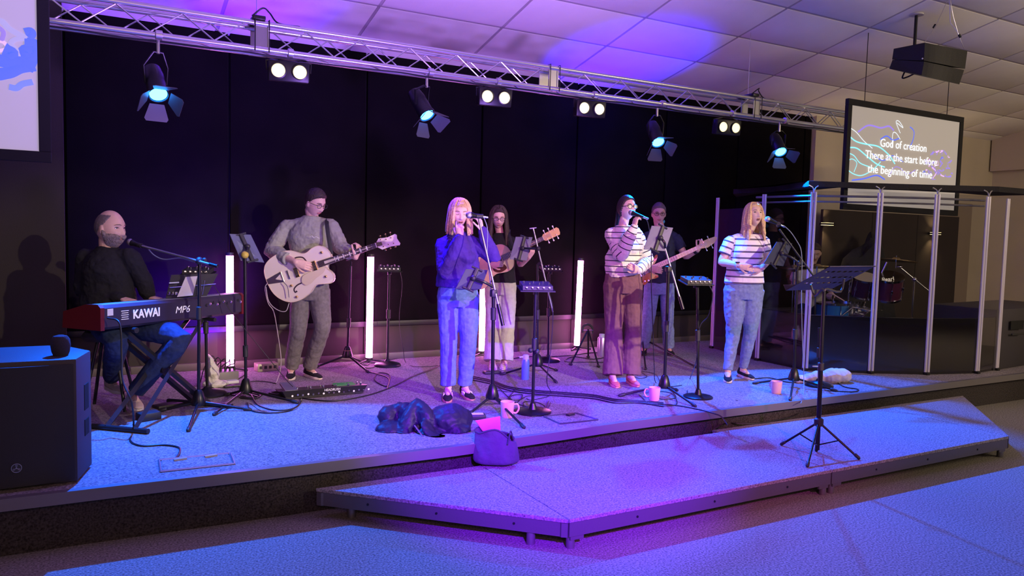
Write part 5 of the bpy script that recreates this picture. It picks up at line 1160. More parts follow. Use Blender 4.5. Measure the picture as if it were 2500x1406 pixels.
def rbase(lab, g, top, tray4=None, r=.13, flat=False, mixlab=None, mk=6, tilt=None):
    T = thing('round_base_stand', lab, 'stand', g, group=None)
    prof = [(0, 0), (r, 0), (r, .012), (r*.9, .018 if flat else .028), (r*.25, .026 if flat else .05), (.02, .07), (0, .07)]
    wp(T).lathe(prof, g, n=32).build('base', BS, T); pole(T, g+V((0, 0, .03)), top, .012, .55)
    if tray4:
        q = wp(T); c = sum(tray4, V((0, 0, 0)))/4; A = [q.bm.verts.new(p-q.O) for p in tray4]; B = [q.bm.verts.new(p-V((0, 0, .008))-q.O) for p in tray4]; q.bm.faces.new(A); q.bm.faces.new(list(reversed(B)))
        for i in range(4): q.bm.faces.new((A[i], B[i], B[(i+1) % 4], A[(i+1) % 4]))
        q.build('tray', BS, T, False); wp(T).cyl(c-V((0, 0, .05)), c-V((0, 0, .005)), .02).build('tray_mount', KP(), T)
        k = .86; mixer(mixlab, [c+(p-c)*k+V((0, 0, .034)) for p in tray4], .032, n_k=mk)
    return T
def tray(g, pxl_, pxr_, py, dz, ang=0., D=.20):
    a = at(pxl_, py, g); b = at(pxr_, py+2, g, .04); z = (a.z+b.z)/2; a.z = b.z = z; n_ = V((0, 0, 1)).cross(b-a).normalized(); n_ = n_ if n_.dot(g-CP) > 0 else -n_
    return [a-n_*D/2, b-n_*D/2, b+n_*D/2-V((0, 0, -dz)), a+n_*D/2-V((0, 0, -dz))]
gD = G(946, 893); rbase('round-based stand with small mixer between lead guitarist and singer', gD, at(950, 668, gD), tray(gD, 920, 982, 660, .02), .135, mixlab='mixer on the thin stand right of the lead guitarist')
gG = G(1300, 1006); T = rbase('flat round-based stand with mixer in front of the blue bottle', gG, at(1308, 712, gG), tray(gG, 1266, 1350, 707, .03), .145, True, mixlab='violet-lit mixer on the front stand near the mug')
for s in (-1, 1): wp(T).ball(at(1303+s*8, 857+s*2, gG, -.02), .02).build('knob', KP(), T)
gH = G(1338, 882); rbase('round-based stand with mixer behind the acoustic guitarist\'s tablet', gH, at(1340, 668, gH), tray(gH, 1316, 1371, 660, .02), .13, mixlab='mixer farther back, right of the acoustic guitar')
gK = G(1704, 970); rbase('flat-based stand with mixer between the striped singers', gK, at(1703, 700, gK), tray(gK, 1665, 1732, 692, .03), .125, True, mixlab='mixer between the two women in stripes')
gN = G(506, 964); rbase('round-based stand behind the piano with controller on top', gN, at(500, 672, gN), tray(gN, 446, 522, 668, .02), .15, mixlab='blue-lit controller above the piano rack')
gL = G(1999, 942); rbase('low round-based stand hidden behind the front music stand', gL, at(2000, 800, gL), None, .13)
# E centre singer
hE = G(1201, 1003); T = thing('boom_microphone_stand', 'black boom stand in front of the woman in the violet sweatshirt', 'stand', hE); tripod(T, hE, [G(1277, 1045), G(1144, 1015), G(1232, 988)], .15); pE = at(1205, 716, hE); pole(T, hE+V((0, 0, .12)), pE, .014, .80)
wp(T).box(pE, (.05, .05, .06), bev=.012).build('boom_joint', KP(), T); b0_, b1_ = at(1168, 531, hE, .06), at(1228, 795, hE, -.04); wp(T).cyl(b0_, b1_, .008).build('boom', mat('boom_steel', (.35, .38, .42), .3, .8), T); wp(T).tube([b1_, b1_.lerp(b0_, .2)], .014, 10).build('boom_weight', BS, T)
micro('microphone', 'microphone on the boom at the mouth of the violet-sweatshirt singer', at(1145, 525, hE, .02), at(1176, 529, hE, .06)); clip(T, at(1170, 528, hE, .05), V((1, 0, 0)))
cable('cable hanging beside the centre singer\'s boom', [at(1181, 530, hE, .05), at(1190, 560, hE, .05), at(1190, 620, hE, .04), at(1198, 700, hE, .03), at(1206, 780, hE, .03)], .0035, mat('grey_cable', (.2, .25, .3), .4))
tablet('dark blue-lit tablet below the centre singer\'s hands', [at(1112, 705, hE, -.06), at(1174, 706, hE, -.02), at(1191, 659, hE, .06), at(1137, 657, hE, .0)], TBK, arm=at(1203, 700, hE))
# F acoustic guitarist
hF = G(1312, 920); T = thing('tablet_stand', 'tripod stand with slanted rod holding the lilac tablet', 'stand', hF); tripod(T, hF, [G(1357, 935), G(1358, 906), G(1226, 916)], .16); pF = at(1312, 645, hF); pole(T, hF+V((0, 0, .12)), pF, .012, .5)
wp(T).cyl(at(1302, 558, hF, -.03), at(1350, 762, hF, -.03), .007).build('slanted_rod', mat('boom_steel', (.35, .38, .42), .3, .8), T); wp(T).cyl(at(1293, 558, hF, -.03), at(1310, 556, hF, -.03), .006).build('cross_end', CH(), T); wp(T).ball(at(1314, 607, hF, -.03), .022).build('joint', KP(), T); wp(T).tube([at(1314, 645, hF), at(1322, 640, hF, -.03)], .015, 8).build('boom_joint', KP(), T)
tablet('lilac-backed tablet hiding the neck of the acoustic guitar', [at(1244, 633, hF, -.02), at(1286, 636, hF, .05), at(1300, 579, hF, .12), at(1259, 578, hF, .02)], TBL, arm=at(1314, 608, hF, -.02))
# I striped singer
hI = G(1621, 968); T = thing('boom_microphone_stand', 'black boom stand with clamped tablet before the plum-trousered singer', 'stand', hI); tripod(T, hI, [G(1516, 968), G(1695, 993), G(1652, 955)], .13); pI = at(1632, 657, hI); pole(T, hI+V((0, 0, .12)), pI, .014, .5)
wp(T).box(pI, (.05, .05, .05), bev=.012).build('boom_joint', KP(), T); b0_, b1_ = at(1622, 600, hI, .05), at(1668, 755, hI, -.05); wp(T).cyl(b0_, b1_, .008).build('boom', mat('boom_steel', (.35, .38, .42), .3, .8), T); wp(T).tube([b1_, b1_.lerp(b0_, .2)], .014, 10).build('boom_weight', BS, T)
tablet('lilac-backed tablet in front of the bass player', [at(1571, 609, hI, -.04), at(1624, 613, hI, .04), at(1643, 556, hI, .12), at(1591, 551, hI, .02)], TBL, arm=at(1624, 605, hI, .02))
hp_ = JC['wrR'] ; micro('microphone', 'hand-held microphone of the singer in plum trousers', at(1541, 519, B5, -.19), at(1571, 530, B5, -.25)); cable('cable from the hand-held microphone', [at(1575, 531, B5, -.26), at(1583, 548, B5, -.25), at(1590, 600, B5, -.2), at(1590, 700, B5, -.2), at(1594, 800, B5, -.15), at(1597, 890, B5, -.1), G(1602, 935), G(1640, 948)], .004)
# J bass player
hJ = G(1567, 860); T = thing('microphone_stand', 'tripod stand behind the plum trousers by the bass player', 'stand', hJ); tripod(T, hJ, [G(1576, 903), G(1699, 899), G(1545, 885)], .2); pJ = at(1572, 640, hJ); pole(T, hJ+V((0, 0, .12)), pJ, .012, .5)
bm_ = at(1610, 545, hJ, -.1); wp(T).cyl(pJ, bm_, .008).build('boom', BS, T)
micro('microphone', 'cyan foam-covered microphone at the bass player\'s chin', at(1618, 541, hJ, -.1), at(1606, 522, hJ, -.12), wind=mat('cyan_foam', (.08, .45, .60), .9))
# L right-hand singer
hL = G(1937, 945); T = thing('boom_microphone_stand', 'boom stand beside the right-hand singer near the drum shield', 'stand', hL); tripod(T, hL, [G(1929, 978), G(1843, 938), G(2038, 956)], .12); pL = at(1946, 660, hL); pole(T, hL+V((0, 0, .1)), pL, .013, .4)
b0_, b1_ = at(1903, 560, hL, .02), at(1985, 672, hL, .0); wp(T).cyl(b0_, b1_, .009).build('boom', BS, T); wp(T).ball(pL.lerp(at(1952, 632, hL), .6), .024).build('boom_joint', KP(), T); wp(T).cyl(pL, at(1955, 632, hL), .012).build('pole', BS, T)
micro('microphone', 'silver-ringed microphone at the right-hand singer\'s chin', at(1874, 535, hL, -.02), at(1905, 549, hL, .02)); clip(T, at(1900, 548, hL, .02), V((.7, .7, -.3)))
cable('pale cable arching from the right-hand singer\'s microphone', [at(1913, 550, hL, .02), at(1930, 566, hL, .02), at(1945, 588, hL, .02), at(1955, 608, hL, .01), at(1958, 640, hL, .0), at(1957, 700, hL), at(1958, 800, hL), at(1962, 900, hL), G(1962, 962), G(1955, 985)], .004, mat('grey_cable', (.2, .25, .3), .4))
tablet('dark tablet seen edge-on beside the right-hand singer', [at(1864, 643, hL, -.06), at(1912, 650, hL, .06), at(1934, 594, hL, .14), at(1896, 590, hL, .04)], TBK, arm=at(1948, 640, hL))
# M music stand on the platform
gM = G(1996, 1105, ZP); T = thing('music_stand', 'black perforated music stand on the front platform', 'music stand', gM)
hM = at(1999, 1030, gM); legs = [G(1908, 1088, ZP), G(1971, 1141, ZP), G(2096, 1122, ZP), G(1993, 1103, ZP)]
for i, l in enumerate(legs):
    r_ = .008 if i < 3 else .012; wp(T).tube([hM+V((0, 0, .0)), l+V((0, 0, .01))], r_, 10).build('leg', BS, T); d = (l-hM).normalized(); wp(T).tube([l-d*.03+V((0, 0, .012)), l+V((0, 0, .012))], .012, 10, roundcap=True).build('rubber_foot', KP(), T)
lw = hM.lerp(V((hM.x, hM.y, ZP)), .75)
for l in legs[:3]: wp(T).tube([lw, hM.lerp(l, .5)], .005, 6).build('brace', BS, T)
wp(T).lathe([(.02, -.03), (.032, -.025), (.032, .02), (.02, .03)], hM).build('hub', KP(), T)
cM = at(2004, 895, gM); tM = at(2012, 712, gM); wp(T).cyl(hM-V((0, 0, .2)), cM, .0155).build('outer_pole', BS, T); wp(T).cyl(cM, tM, .0115).build('inner_pole', BS, T); wp(T).lathe([(.015, -.03), (.021, -.025), (.021, .025), (.012, .03)], cM, tM-cM).build('collar', KP(), T); wp(T).tube([cM, at(1984, 894, gM)], .006, 8).build('knob', CH(), T)
gTL, gTR, gBL = at(2025, 651, gM, -.10), at(2137, 650, gM, .12), at(1918, 709, gM, .16); gBR = gTR+gBL-gTL
DK = mat('desk_black', (.020, .014, .026), .6, .1); nd = (gTR-gTL).cross(gBL-gTL).normalized()
def lp_(u, v): return gTL+(gTR-gTL)*u+(gBL-gTL)*v
us = [0, .12]+sum([[.12+.125*i, .12+.125*i+.075] for i in range(7)], [])[1:]+[1]; us = sorted(set(round(u_, 4) for u_ in us)); vs_ = [0, .18, .24, .42, .48, .66, .72, 1]
m = wp(T); gv = [[(m.bm.verts.new(lp_(u_, v_)+nd*.001-m.O), m.bm.verts.new(lp_(u_, v_)-nd*.001-m.O)) for u_ in us] for v_ in vs_]
hole = lambda i, j: (j in (1, 3, 5)) and us[i] >= .119 and us[i] < .95 and ((us[i+1]-us[i]) > .06)
for j in range(len(vs_)-1):
    for i in range(len(us)-1):
        if hole(i, j): continue
        a, b, c, d = gv[j][i], gv[j][i+1], gv[j+1][i+1], gv[j+1][i]
        m.bm.faces.new((a[0], b[0], c[0], d[0])); m.bm.faces.new((d[1], c[1], b[1], a[1]))
m.build('desk', DK, T, False)
ndu = nd if nd.z > 0 else -nd
wp(T).tube([gTL, gTR], .005, 6).build('desk_rim', DK, T)
q = wp(T); lipv = ndu*.045; A = [gBL, gBR, gBR+lipv, gBL+lipv]; q.bm.faces.new([q.bm.verts.new(p-q.O) for p in A]); q.bm.faces.new([q.bm.verts.new(p-q.O+nd*.002) for p in reversed(A)]); q.build('desk_lip', DK, T, False)
wp(T).tube(catm([lp_(.25, .7)-ndu*.01, lp_(.3, .75)-ndu*.09, tM+V((-.02, 0, .02)), tM, tM+V((.03, 0, .02)), lp_(.72, .6)-ndu*.09, lp_(.75, .45)-ndu*.01], 3), .008, 6).build('desk_bracket', KP(), T)
# ============================================================ LED TUBES
TUBE = mat('led_tube', (1, .8, 1), .4, emit=(1.0, .22, .80), es=24)
tl = [((562, 896), (561, 624), 'leftmost glowing light tube behind the piano\'s right end'), ((901, 879), (905, 627), 'glowing light tube right of the lead guitarist'), ((1176, 862), (1180, 640), 'glowing light tube mostly hidden behind the centre singer'), ((1408, 850), (1418, 636), 'rightmost glowing light tube, leaning slightly')]
for b, t_, lb in tl:
    g = G(*b); g.y = min(g.y, 7.50); g = V((g.x, g.y, S)); g = at(b[0], b[1], g); a_ = V((g.x, g.y, S+.05)); tp = at(*t_, g); t = thing('light_tube', lb, 'light tube', (g.x, g.y, S), group='upright light tubes')
    wp(t).cyl(a_, tp, .034, n=20).build('tube', TUBE, t); d = (tp-a_).normalized(); wp(t).cyl(tp, tp+d*.03, .036, n=20).build('top_cap', KP(), t); wp(t).cyl(a_-d*.03, a_, .036, n=20).build('bottom_cap', KP(), t)
    bk_ = V((0, .045, 0)); wp(t).tube([a_+bk_, tp+bk_], .012, 8).build('spine', KP(), t)
    for k in (-1, 1): wp(t).tube([a_-d*.02, V((a_.x+k*.14, a_.y-.10, S+.012))], .010, 8).build('foot', KP(), t)
    wp(t).tube([a_-d*.02, V((a_.x, a_.y+.08, S+.012))], .010, 8).build('foot', KP(), t)
# ============================================================ LOOSE THINGS
# loudspeaker on the stage edge, near left
SPK = mat('speaker_grille', (.012, .012, .016), .6, bump=.5, bscale=600, dist=.003); SPC = mat('speaker_cabinet', (.035, .030, .040), .6, bump=.35, bscale=250, dist=.004)
T = thing('stage_loudspeaker', 'big black stage loudspeaker standing at the left stage edge', 'speaker', (-.35, 4.75, S))
f0, f1 = V((-.66, 4.47, 0)), V((-.082, 4.465, 0)); s1 = V((-.018, 4.745, 0)); zt = .965
poly = [(f0.x, f0.y), (f1.x, f1.y), (s1.x, s1.y), (-.16, 5.02), (-.58, 5.02), (-.72, 4.75)]
m = wp(T); m.prism(poly, zt-S-.012, (0, 0, S+.012), bev=.008); m.build('cabinet', SPC, T)
m = wp(T); cu_ = [V((f0.x+(f1.x-f0.x)*k, 4.464-.03*sin(pi*k), 0)) for k in np.linspace(0.02, .98, 9)]
m.prism([(p.x, p.y) for p in cu_]+[(f1.x-.02, 4.475), (f0.x+.02, 4.475)], zt-S-.05, (0, 0, S+.025), bev=.003); m.build('grille', SPK, T)
sd = (s1-f1).normalized(); sn = V((sd.y, -sd.x, 0))
for z0_, z1_ in ((.66, .80), (.52, .61)):
    c = f1+sd*.19+V((0, 0, (z0_+z1_)/2)); R = Matrix((sd, sn, V((0, 0, 1)))).transposed(); wp(T).box(c+sn*.000, (.085, .006, z1_-z0_), R, .002).build('handle_recess', mat('deep_black', (.002, .002, .002), .9), T, False)
c = V((-.345, 4.431, .435)); bd_ = mat('silver_badge', (.55, .55, .58), .3, .8)
q = wp(T); q.lathe([(.0, 0), (.022, 0), (.022, .003), (0, .003)], c, V((0, -1, 0)), 24); bo_ = q.build('badge', mat('badge_black', (.03, .03, .03), .4), T)
q = wp(T); q.tube([c+V((.022*cos(a), -.003, .022*sin(a))) for a in np.linspace(0, 2*pi, 25)], .0016, 6, cap=False); q.build('badge_ring', bd_, T)
for k in range(3):
    a = pi/2+k*2*pi/3; q = wp(T); u_ = V((cos(a), 0, sin(a))); w_ = V((-sin(a), 0, cos(a)))
    q.tube([c+V((0, -.004, 0))-u_*.004, c+u_*.009+V((0, -.004, 0))], .0014, 5)
    for s in (-1, 0, 1): q.tube([c+u_*.008+w_*s*.0035+V((0, -.004, 0)), c+u_*.018+w_*s*.0035+V((0, -.004, 0))], .0009, 5)
    q.build('badge_fork', bd_, T)
w = at(148, 853, V((-.17, 4.62, zt))); w.z = zt; t = thing('foam_windscreen', 'dark foam microphone windscreen standing on the left loudspeaker', 'windscreen', w)
wp(t).lathe([(.0, .0), (.034, .0), (.042, .02), (.047, .055), (.044, .085), (.033, .102), (.015, .108), (0, .109)], w, n=24).build('foam', mat('dark_foam', (.03, .025, .045), .95, bump=.5, bscale=300), t)
# black cabinets at the far right
T = thing('subwoofer_cabinet', 'black cabinet with handle slot at the far right of the stage', 'speaker', (9.3, 5.4, S))
a_, b_ = G(2436, 907), V((10.4, 4.75, S)); zt2 = at(2436, 757, a_).z
wp(T).prism([(a_.x, a_.y+.05), (b_.x, b_.y+.05), (b_.x, b_.y+.8), (a_.x, a_.y+.8)], zt2-S, (0, 0, S), bev=.012).build('cabinet', SPC, T)
wp(T).box((a_.x+.42, a_.y+.085*.4+.02, .80), (.26, .012, .10), bev=.004).build('handle_recess', mat('deep_black', (.002, .002, .002), .9), T, False)
wp(T).box((a_.x+.42, a_.y+.04, .70), (.24, .02, .02), bev=.006).build('handle', KP(), T, False)
# pedalboard
pa, pb = G(698, 977), G(873, 962); pu = (pb-pa).normalized(); pv_ = V((-pu.y, pu.x, 0)); L = (pb-pa).length+.05
T = thing('pedalboard', 'wide black floor pedalboard with chrome footswitches and white lettering', 'pedalboard', pa)
def pq(x, y, z): return pa+pu*x+pv_*y+V((0, 0, z))
m = wp(T)
A = [m.bm.verts.new(pq(*p)-m.O) for p in ((0, 0, .006), (0, 0, .020), (-.03, -.015, .075), (-.03, .25, .045), (0, .25, .006))]; B = [m.bm.verts.new(pq(*p)-m.O) for p in ((L, 0, .006), (L, 0, .020), (L+.03, -.015, .075), (L+.03, .25, .045), (L, .25, .006))]
m.bm.faces.new(A); m.bm.faces.new(list(reversed(B)))
for i in range(5): m.bm.faces.new((A[i], B[i], B[(i+1) % 5], A[(i+1) % 5]))
m.build('case', mat('pedal_case', (.03, .028, .035), .4, .3), T, False)
for j in range(6):
    for s in (0, 1):
        c = pq(.10+j*.105, .04+.09*s, .070-.012*s); wp(T).lathe([(.007, 0), (.009, .005), (.006, .02), (.0, .021)], c).build('footswitch', CH(), T)
PR = Matrix((pu, pv_, V((0, 0, 1)))).transposed(); wp(T).box(pq(.50, .10, .074), (.17, .10, .006), PR).build('display', mat('green_display', (.01, .05, .03), .2, emit=(.02, .12, .05), es=.8), T, False)
wp(T).box(pq(.045, .10, .082), (.10, .20, .02), PR @ Matrix.Rotation(.15, 3, 'X'), .004).build('expression_pedal', mat('grey_pedal', (.12, .12, .18), .5), T, False)
PT = basis(pu, V((0, 0, .95))-pv_*.25)
o = text('lettering', 'HEADRUSH', .030, WT, T, pq(.37, -.016, .058)-pa, PT, .0006, .0)
stretch(o, .13)
for j in range(16):
    x = .05+j*.042; wp(T).lathe([(.006, 0), (.008, .003), (0, .003)], pq(x, -.002-.004*(j % 2), .030+.006*(j % 2)), -pv_, 10).build('socket', CH() if j % 3 else WT, T)
def boxthing(nm, lab, cat, c, d, rz, m_, bev=.006, grp=None, part='case'):
    t = thing(nm, lab, cat, c, rz, grp); MB().box((0, 0, d[2]/2), d, bev=bev).build(part, m_, t); return t
t = boxthing('small_pedal', 'small black pedal with glossy top between tablet stand and pedalboard', 'pedal', G(676, 968), (.085, .11, .035), .5, KP()); MB().box((0, 0, .037), (.065, .06, .004)).build('glossy_top', mat('gloss_black', (.01, .01, .01), .05), t, False)
t = boxthing('floor_light_box', 'small box with lit sockets on the floor by the back wall', 'box', G(650, 904), (.20, .12, .075), .12, mat('pale_metal_box', (.40, .38, .28), .4, .3))
for j in range(4): MB().box((-.07+.045*j, -.062, .04), (.025, .006, .028), bev=.002).build('socket', KP(), t, False)
t = boxthing('sustain_pedal', 'black sustain pedal box beneath the X stand', 'pedal', G(363, 1024), (.14, .10, .055), .35, KP(), .008)
boxthing('sustain_pedal', 'flat black pedal behind the box pedal under the piano', 'pedal', G(410, 992), (.20, .10, .022), .45, KP(), .006)
g = G(548, 932); t = boxthing('power_box', 'grey stage box with plugged cables below the leftmost light tube', 'box', g, (.20, .15, .10), .2, mat('grey_box', (.18, .16, .17), .5)); 
for j in range(5):
    MB().cyl((-.08+.04*j, -.02, .10), (-.08+.04*j, -.02, .135), .010, n=10).build('plug', KP(), t); MB().tube(catm([(-.08+.04*j, -.02, .13), (-.085+.04*j, -.03, .20), (-.12+.05*j, -.02, .24-.02*j), (-.16+.05*j, .05, .12), (-.18+.06*j, .08, .0)]), .0045, 6).build('cable', mat('black_cable', (.015, .015, .018), .45), t)
boxthing('di_box', 'white-topped flat box in front of the grey stage box', 'box', G(556, 936), (.16, .11, .03), .2, mat('white_box', (.6, .6, .62), .5))
boxthing('black_pad', 'rounded black pad lying before the stacked boxes', 'pad', G(567, 944), (.15, .09, .02), .1, KP(), .009)
t = boxthing('di_box', 'small box with pale labels behind the canvas bag', 'box', G(1163, 1022), (.13, .09, .035), -.3, KP()); MB().box((0, 0, .037), (.10, .05, .003)).build('label', mat('pale_label', (.7, .6, .6), .6), t, False)
boxthing('foot_pedal', 'thin black pedal before the cream shoes', 'pedal', G(1201, 912), (.17, .08, .025), -.1, KP())
# crumpled cloths and jacket
def blob(m, pts_r, size=.012):
    for c, r in pts_r: m.ball(c, r, 14)
def cloth(nm, lab, cat, g, parts, m_, disp, size=.008, dec=.5, part='fabric'):
    t = thing(nm, lab, cat, g); m = wp(t)
    for kind, *a in parts:
        if kind == 'b': m.ball(V(g)+V(a[0]), a[1], 16)
        else: m.tube(catm([V(g)+V(p) for p in a[0]], 3), a[1], 12, flat=a[2] if len(a) > 2 else 1., roundcap=True)
    vox(m, part, m_, t, size, 2, disp, dec); return t
WCL = mat('white_plastic', (.62, .58, .55), .5, bump=.6, bscale=14, dist=.03)
cloth('plastic_bag', 'crumpled white bag hanging below the stage piano\'s right end', 'bag', G(517, 945), [('b', (0, 0, .10), (.06, .05, .12)), ('b', (.03, -.02, .03), (.10, .06, .035)), ('t', [(0, 0, .05), (-.02, .01, .25)], [.04]*3+[.03])], WCL, [(.05, .05)])
g = G(2035, 932); cloth('folded_cloth', 'pinkish white bundle of cloth at the foot of the drum shield', 'cloth', g, [('b', (.0, .0, .055), (.16, .10, .075)), ('b', (-.18, .05, .045), (.16, .08, .06)), ('b', (.06, -.03, .06), (.12, .09, .07)), ('b', (-.33, .10, .03), (.10, .06, .04))], mat('pale_pink_fleece', (.75, .62, .60), .9, bump=.3, bscale=30), [(.06, .03)])
JM = mat('navy_puffer_nylon', (.018, .016, .035), .5, bump=.35, bscale=30, spec=.25, dist=.01); g = G(1035, 1050)
def jg(px, py, dd, z): p = at(px, py, g, dd); return p-g
jp = [('t', [jg(940, 1035, .05, 0), jg(955, 1010, .08, 0), jg(985, 1000, .10, 0), jg(990, 1040, .05, 0), jg(975, 1066, -.05, 0)], [.045, .07, .075, .07, .05, .06, .07, .07, .065, .06, .06, .05, .04][:13]),
      ('t', [jg(985, 1060, -.06, 0), jg(1003, 1020, .0, 0), jg(1020, 985, .05, 0), jg(1035, 1010, .0, 0), jg(1045, 1040, -.04, 0)], [.06, .06, .06, .06, .055, .045, .04, .045, .05, .055, .06, .06, .05]),
      ('b', jg(1097, 1024, .08, 0), (.17, .15, .11)), ('b', jg(1112, 1050, .02, 0), (.11, .11, .085)), ('b', jg(960, 1050, .0, 0), (.13, .10, .07)), ('b', jg(1060, 1058, -.02, 0), (.14, .10, .06)),
      ('t', [jg(1040, 1040, -.10, 0), jg(1055, 1065, -.14, 0), jg(1070, 1074, -.15, 0)], [.05, .05, .045, .045, .04, .04, .04], .5)]
JT = cloth('puffer_jacket', 'dark navy puffer jacket in a heap beside the canvas bag', 'jacket', V((g.x, g.y, S)), jp, JM, [(.10, .03), (.035, .010)], .008, .5)
for v in JT.children[0].data.vertices:
    if v.co.z < .004: v.co.z = .004
zz = mat('zip_tape', (.10, .09, .14), .4); wp(JT).tube([at(1012, 1038, g, -.14), at(1030, 1062, g, -.17), at(1046, 1082, g, -.17)], .008, 6, flat=.4).build('zip', zz, JT)
# canvas bag
g = G(1197, 1128, ZP); T = thing('canvas_bag', 'slumped violet-grey canvas tote bag on the front platform', 'bag', g)
cy_, cx_ = [], []
prof_ = [(1143, 1254, 1132), (1139, 1253, 1110), (1146, 1250, 1085), (1149, 1247, 1062), (1150, 1243, 1042)]
m = wp(T); rings = []
for j, (xl, xr, y) in enumerate(prof_):
    a, b = at(xl, y, g), at(xr, y+(6 if j > 2 else 0), g); z = max((a.z+b.z)/2, ZP+.004) if j else ZP+.004; c = (a+b)/2+V((0, -.07, 0)); hw_ = (b-a).length/2; u_ = V((b.x-a.x, b.y-a.y, 0)).normalized(); n_ = V((-u_.y, u_.x, 0)); de = [.07, .08, .07, .05, .04][j]
    ring = []
    for q_ in np.linspace(0, 2*pi, 36, endpoint=False):
        w_ = 1+.05*sin(q_*5+j*1.3)+.03*sin(q_*11+j); dz = 0
        if j == 4: dz = -.06*max(0, cos(q_))**2*1.2+.015*sin(3*q_) 
        ring.append(m.bm.verts.new(V((c.x, c.y, z+dz))+u_*hw_*cos(q_)*w_+n_*de*sin(q_)*w_ - m.O))
    rings.append(ring)
for a, b in zip(rings, rings[1:]):
    for j in range(36): m.bm.faces.new((a[j], a[(j+1) % 36], b[(j+1) % 36], b[j]))
m.bm.faces.new(list(reversed(rings[0])))
rim = [v.co.copy()+m.O for v in rings[-1]]
bo_ = m.build('bag_body', mat('canvas', (.075, .065, .11), .85, bump=.5, bscale=22, dist=.02, var=.1, vscale=20), T)
sm_ = bo_.modifiers.new('s', 'SUBSURF'); sm_.levels = 2; sm_.render_levels = 2; so = bo_.modifiers.new('t', 'SOLIDIFY'); so.thickness = .004
wp(T).tube(rim+rim[:1], .006, 6, cap=False).build('hem', mat('dark_hem', (.05, .04, .07), .8), T)
wp(T).tube(catm([rim[1], at(1247, 1052, g, -.11), at(1243, 1070, g, -.12), at(1240, 1085, g, -.13)]), .005, 6).build('drawstring', mat('dark_hem', (.05, .04, .07), .8), T)
quadthing('pink_notebook', 'pink notebook poking out of the canvas bag', 'notebook', [at(1178, 1052, g, -.05), at(1222, 1050, g, -.03), at(1221, 1016, g, -.06), at(1160, 1027, g, -.07)], .012, mat('pink_cover', (.70, .14, .42), .5), part='cover')
# mugs and bottle
def mug(lab, gp, hdl, sc=1.0):
    t = thing('mug', lab, 'mug', gp, hdl, group='pink mugs on the stage floor'); mm = mat('pink_glaze', (.82, .42, .46), .3, coat=.4)
    MB().lathe([(.0, .0), (.036*sc, .0), (.040*sc, .006), (.047*sc, .105*sc), (.044*sc, .105*sc), (.037*sc, .010), (0, .008)], n=28).build('body', mm, t)
    MB().tube(catm([(.043*sc, 0, .085*sc), (.068*sc, 0, .085*sc), (.078*sc, 0, .055*sc), (.062*sc, 0, .028*sc), (.040*sc, 0, .030*sc)]), .006*sc, 8).build('handle', mm, t); return t
azr = math.atan2(_rt.y, _rt.x)
mug('pink mug with handle beside the centre singer\'s stand', G(1238, 1018), azr+.2, 1.12); mug('pink mug with handle to the left before the striped singers\' stand', G(1597, 977), azr+pi-.2, 1.05); mug('pink mug near the drum shield, right of the black trainers', G(1895, 960), azr+2, 1.05)
g = G(1282, 926); t = thing('water_bottle', 'blue water bottle with lid standing behind the round-based mixer stand', 'bottle', g); wp(t).lathe([(0, 0), (.036, 0), (.038, .01), (.038, .17), (.030, .195), (0, .197)], g, n=24).build('body', mat('blue_bottle', (.10, .22, .45), .3, coat=.5), t); wp(t).lathe([(.031, .19), (.031, .225), (.02, .235), (0, .236)], g, n=20).box(g+V((-.04, -.0, .215)), (.06, .02, .014), bev=.005).build('lid', mat('pale_lid', (.45, .55, .65), .4), t)
g = G(1468, 868); t = thing('metal_flask', 'lilac-lit metal flask by the back wall left of the plum trousers', 'bottle', g); wp(t).lathe([(0, 0), (.045, 0), (.047, .01), (.047, .20), (.040, .215), (0, .216)], g, n=24).build('body', mat('flask_metal', (.5, .45, .6), .3, .7), t); wp(t).lathe([(.03, .215), (.03, .25), (0, .252)], g).build('lid', mat('pale_lid', (.45, .55, .65), .4), t)
# guitar stand
g = G(1437, 880); T = thing('guitar_stand', 'folding guitar stand with curved yoke near the rightmost light tube', 'stand', g)
hd_ = at(1436, 805, g); wp(T).tube(catm([at(1422, 812, g), at(1424, 797, g), at(1436, 792, g), at(1446, 800, g), at(1446, 814, g)]), .012, 8).build('yoke', KP(), T); wp(T).tube([at(1422, 806, g), at(1448, 806, g)], .022, 4, flat=.3).build('yoke_plate', mat('violet_plate', (.18, .12, .30), .5), T)
for l in (G(1393, 892), G(1461, 897), G(1436, 874)): wp(T).tube([hd_, l+V((0, 0, .012))], .010, 8).build('leg', BS, T); wp(T).ball(l+V((0, 0, .014)), (.018, .03, .014)).build('rubber_foot', KP(), T)
# floor boxes
def hatch(lab, pts, c4=None, edge_m=None):
    P = [V((p.x, p.y, S)) for p in pts]; c = sum(P, V((0, 0, 0)))/4; t = thing('floor_hatch', lab, 'hatch', c); wp(t).prism([((c.x+(p.x-c.x)*.93), (c.y+(p.y-c.y)*.93)) for p in P], .004, (0, 0, S)).build('cover', CARP, t, False)
    m_ = edge_m or mat('hatch_frame', (.10, .09, .12), .4, .5)
    for a, b in zip(P, P[1:]+P[:1]): wp(t).tube([a+V((0, 0, .004)), b+V((0, 0, .004))], .007, 4).build('frame_edge', m_, t, False)
    return t
t = hatch('recessed floor socket hatch in the stage carpet near the left loudspeaker', [G(392, 1153), G(572, 1134), G(562, 1108), G(388, 1125)], edge_m=mat('hatch_bright', (.35, .35, .42), .3, .6)); 
for px, py in ((440, 1121), (515, 1113)): wp(t).box(G(px, py, S+.008), (.07, .022, .012), Matrix.Rotation(.15, 3, 'Z')).build('cable_flap', mat('flap_grey', (.30, .28, .27), .5), t, False)
hatch('recessed floor socket hatch right of the front mug', [G(1328, 1018), G(1368, 1036), G(1460, 1026), G(1405, 1010)])
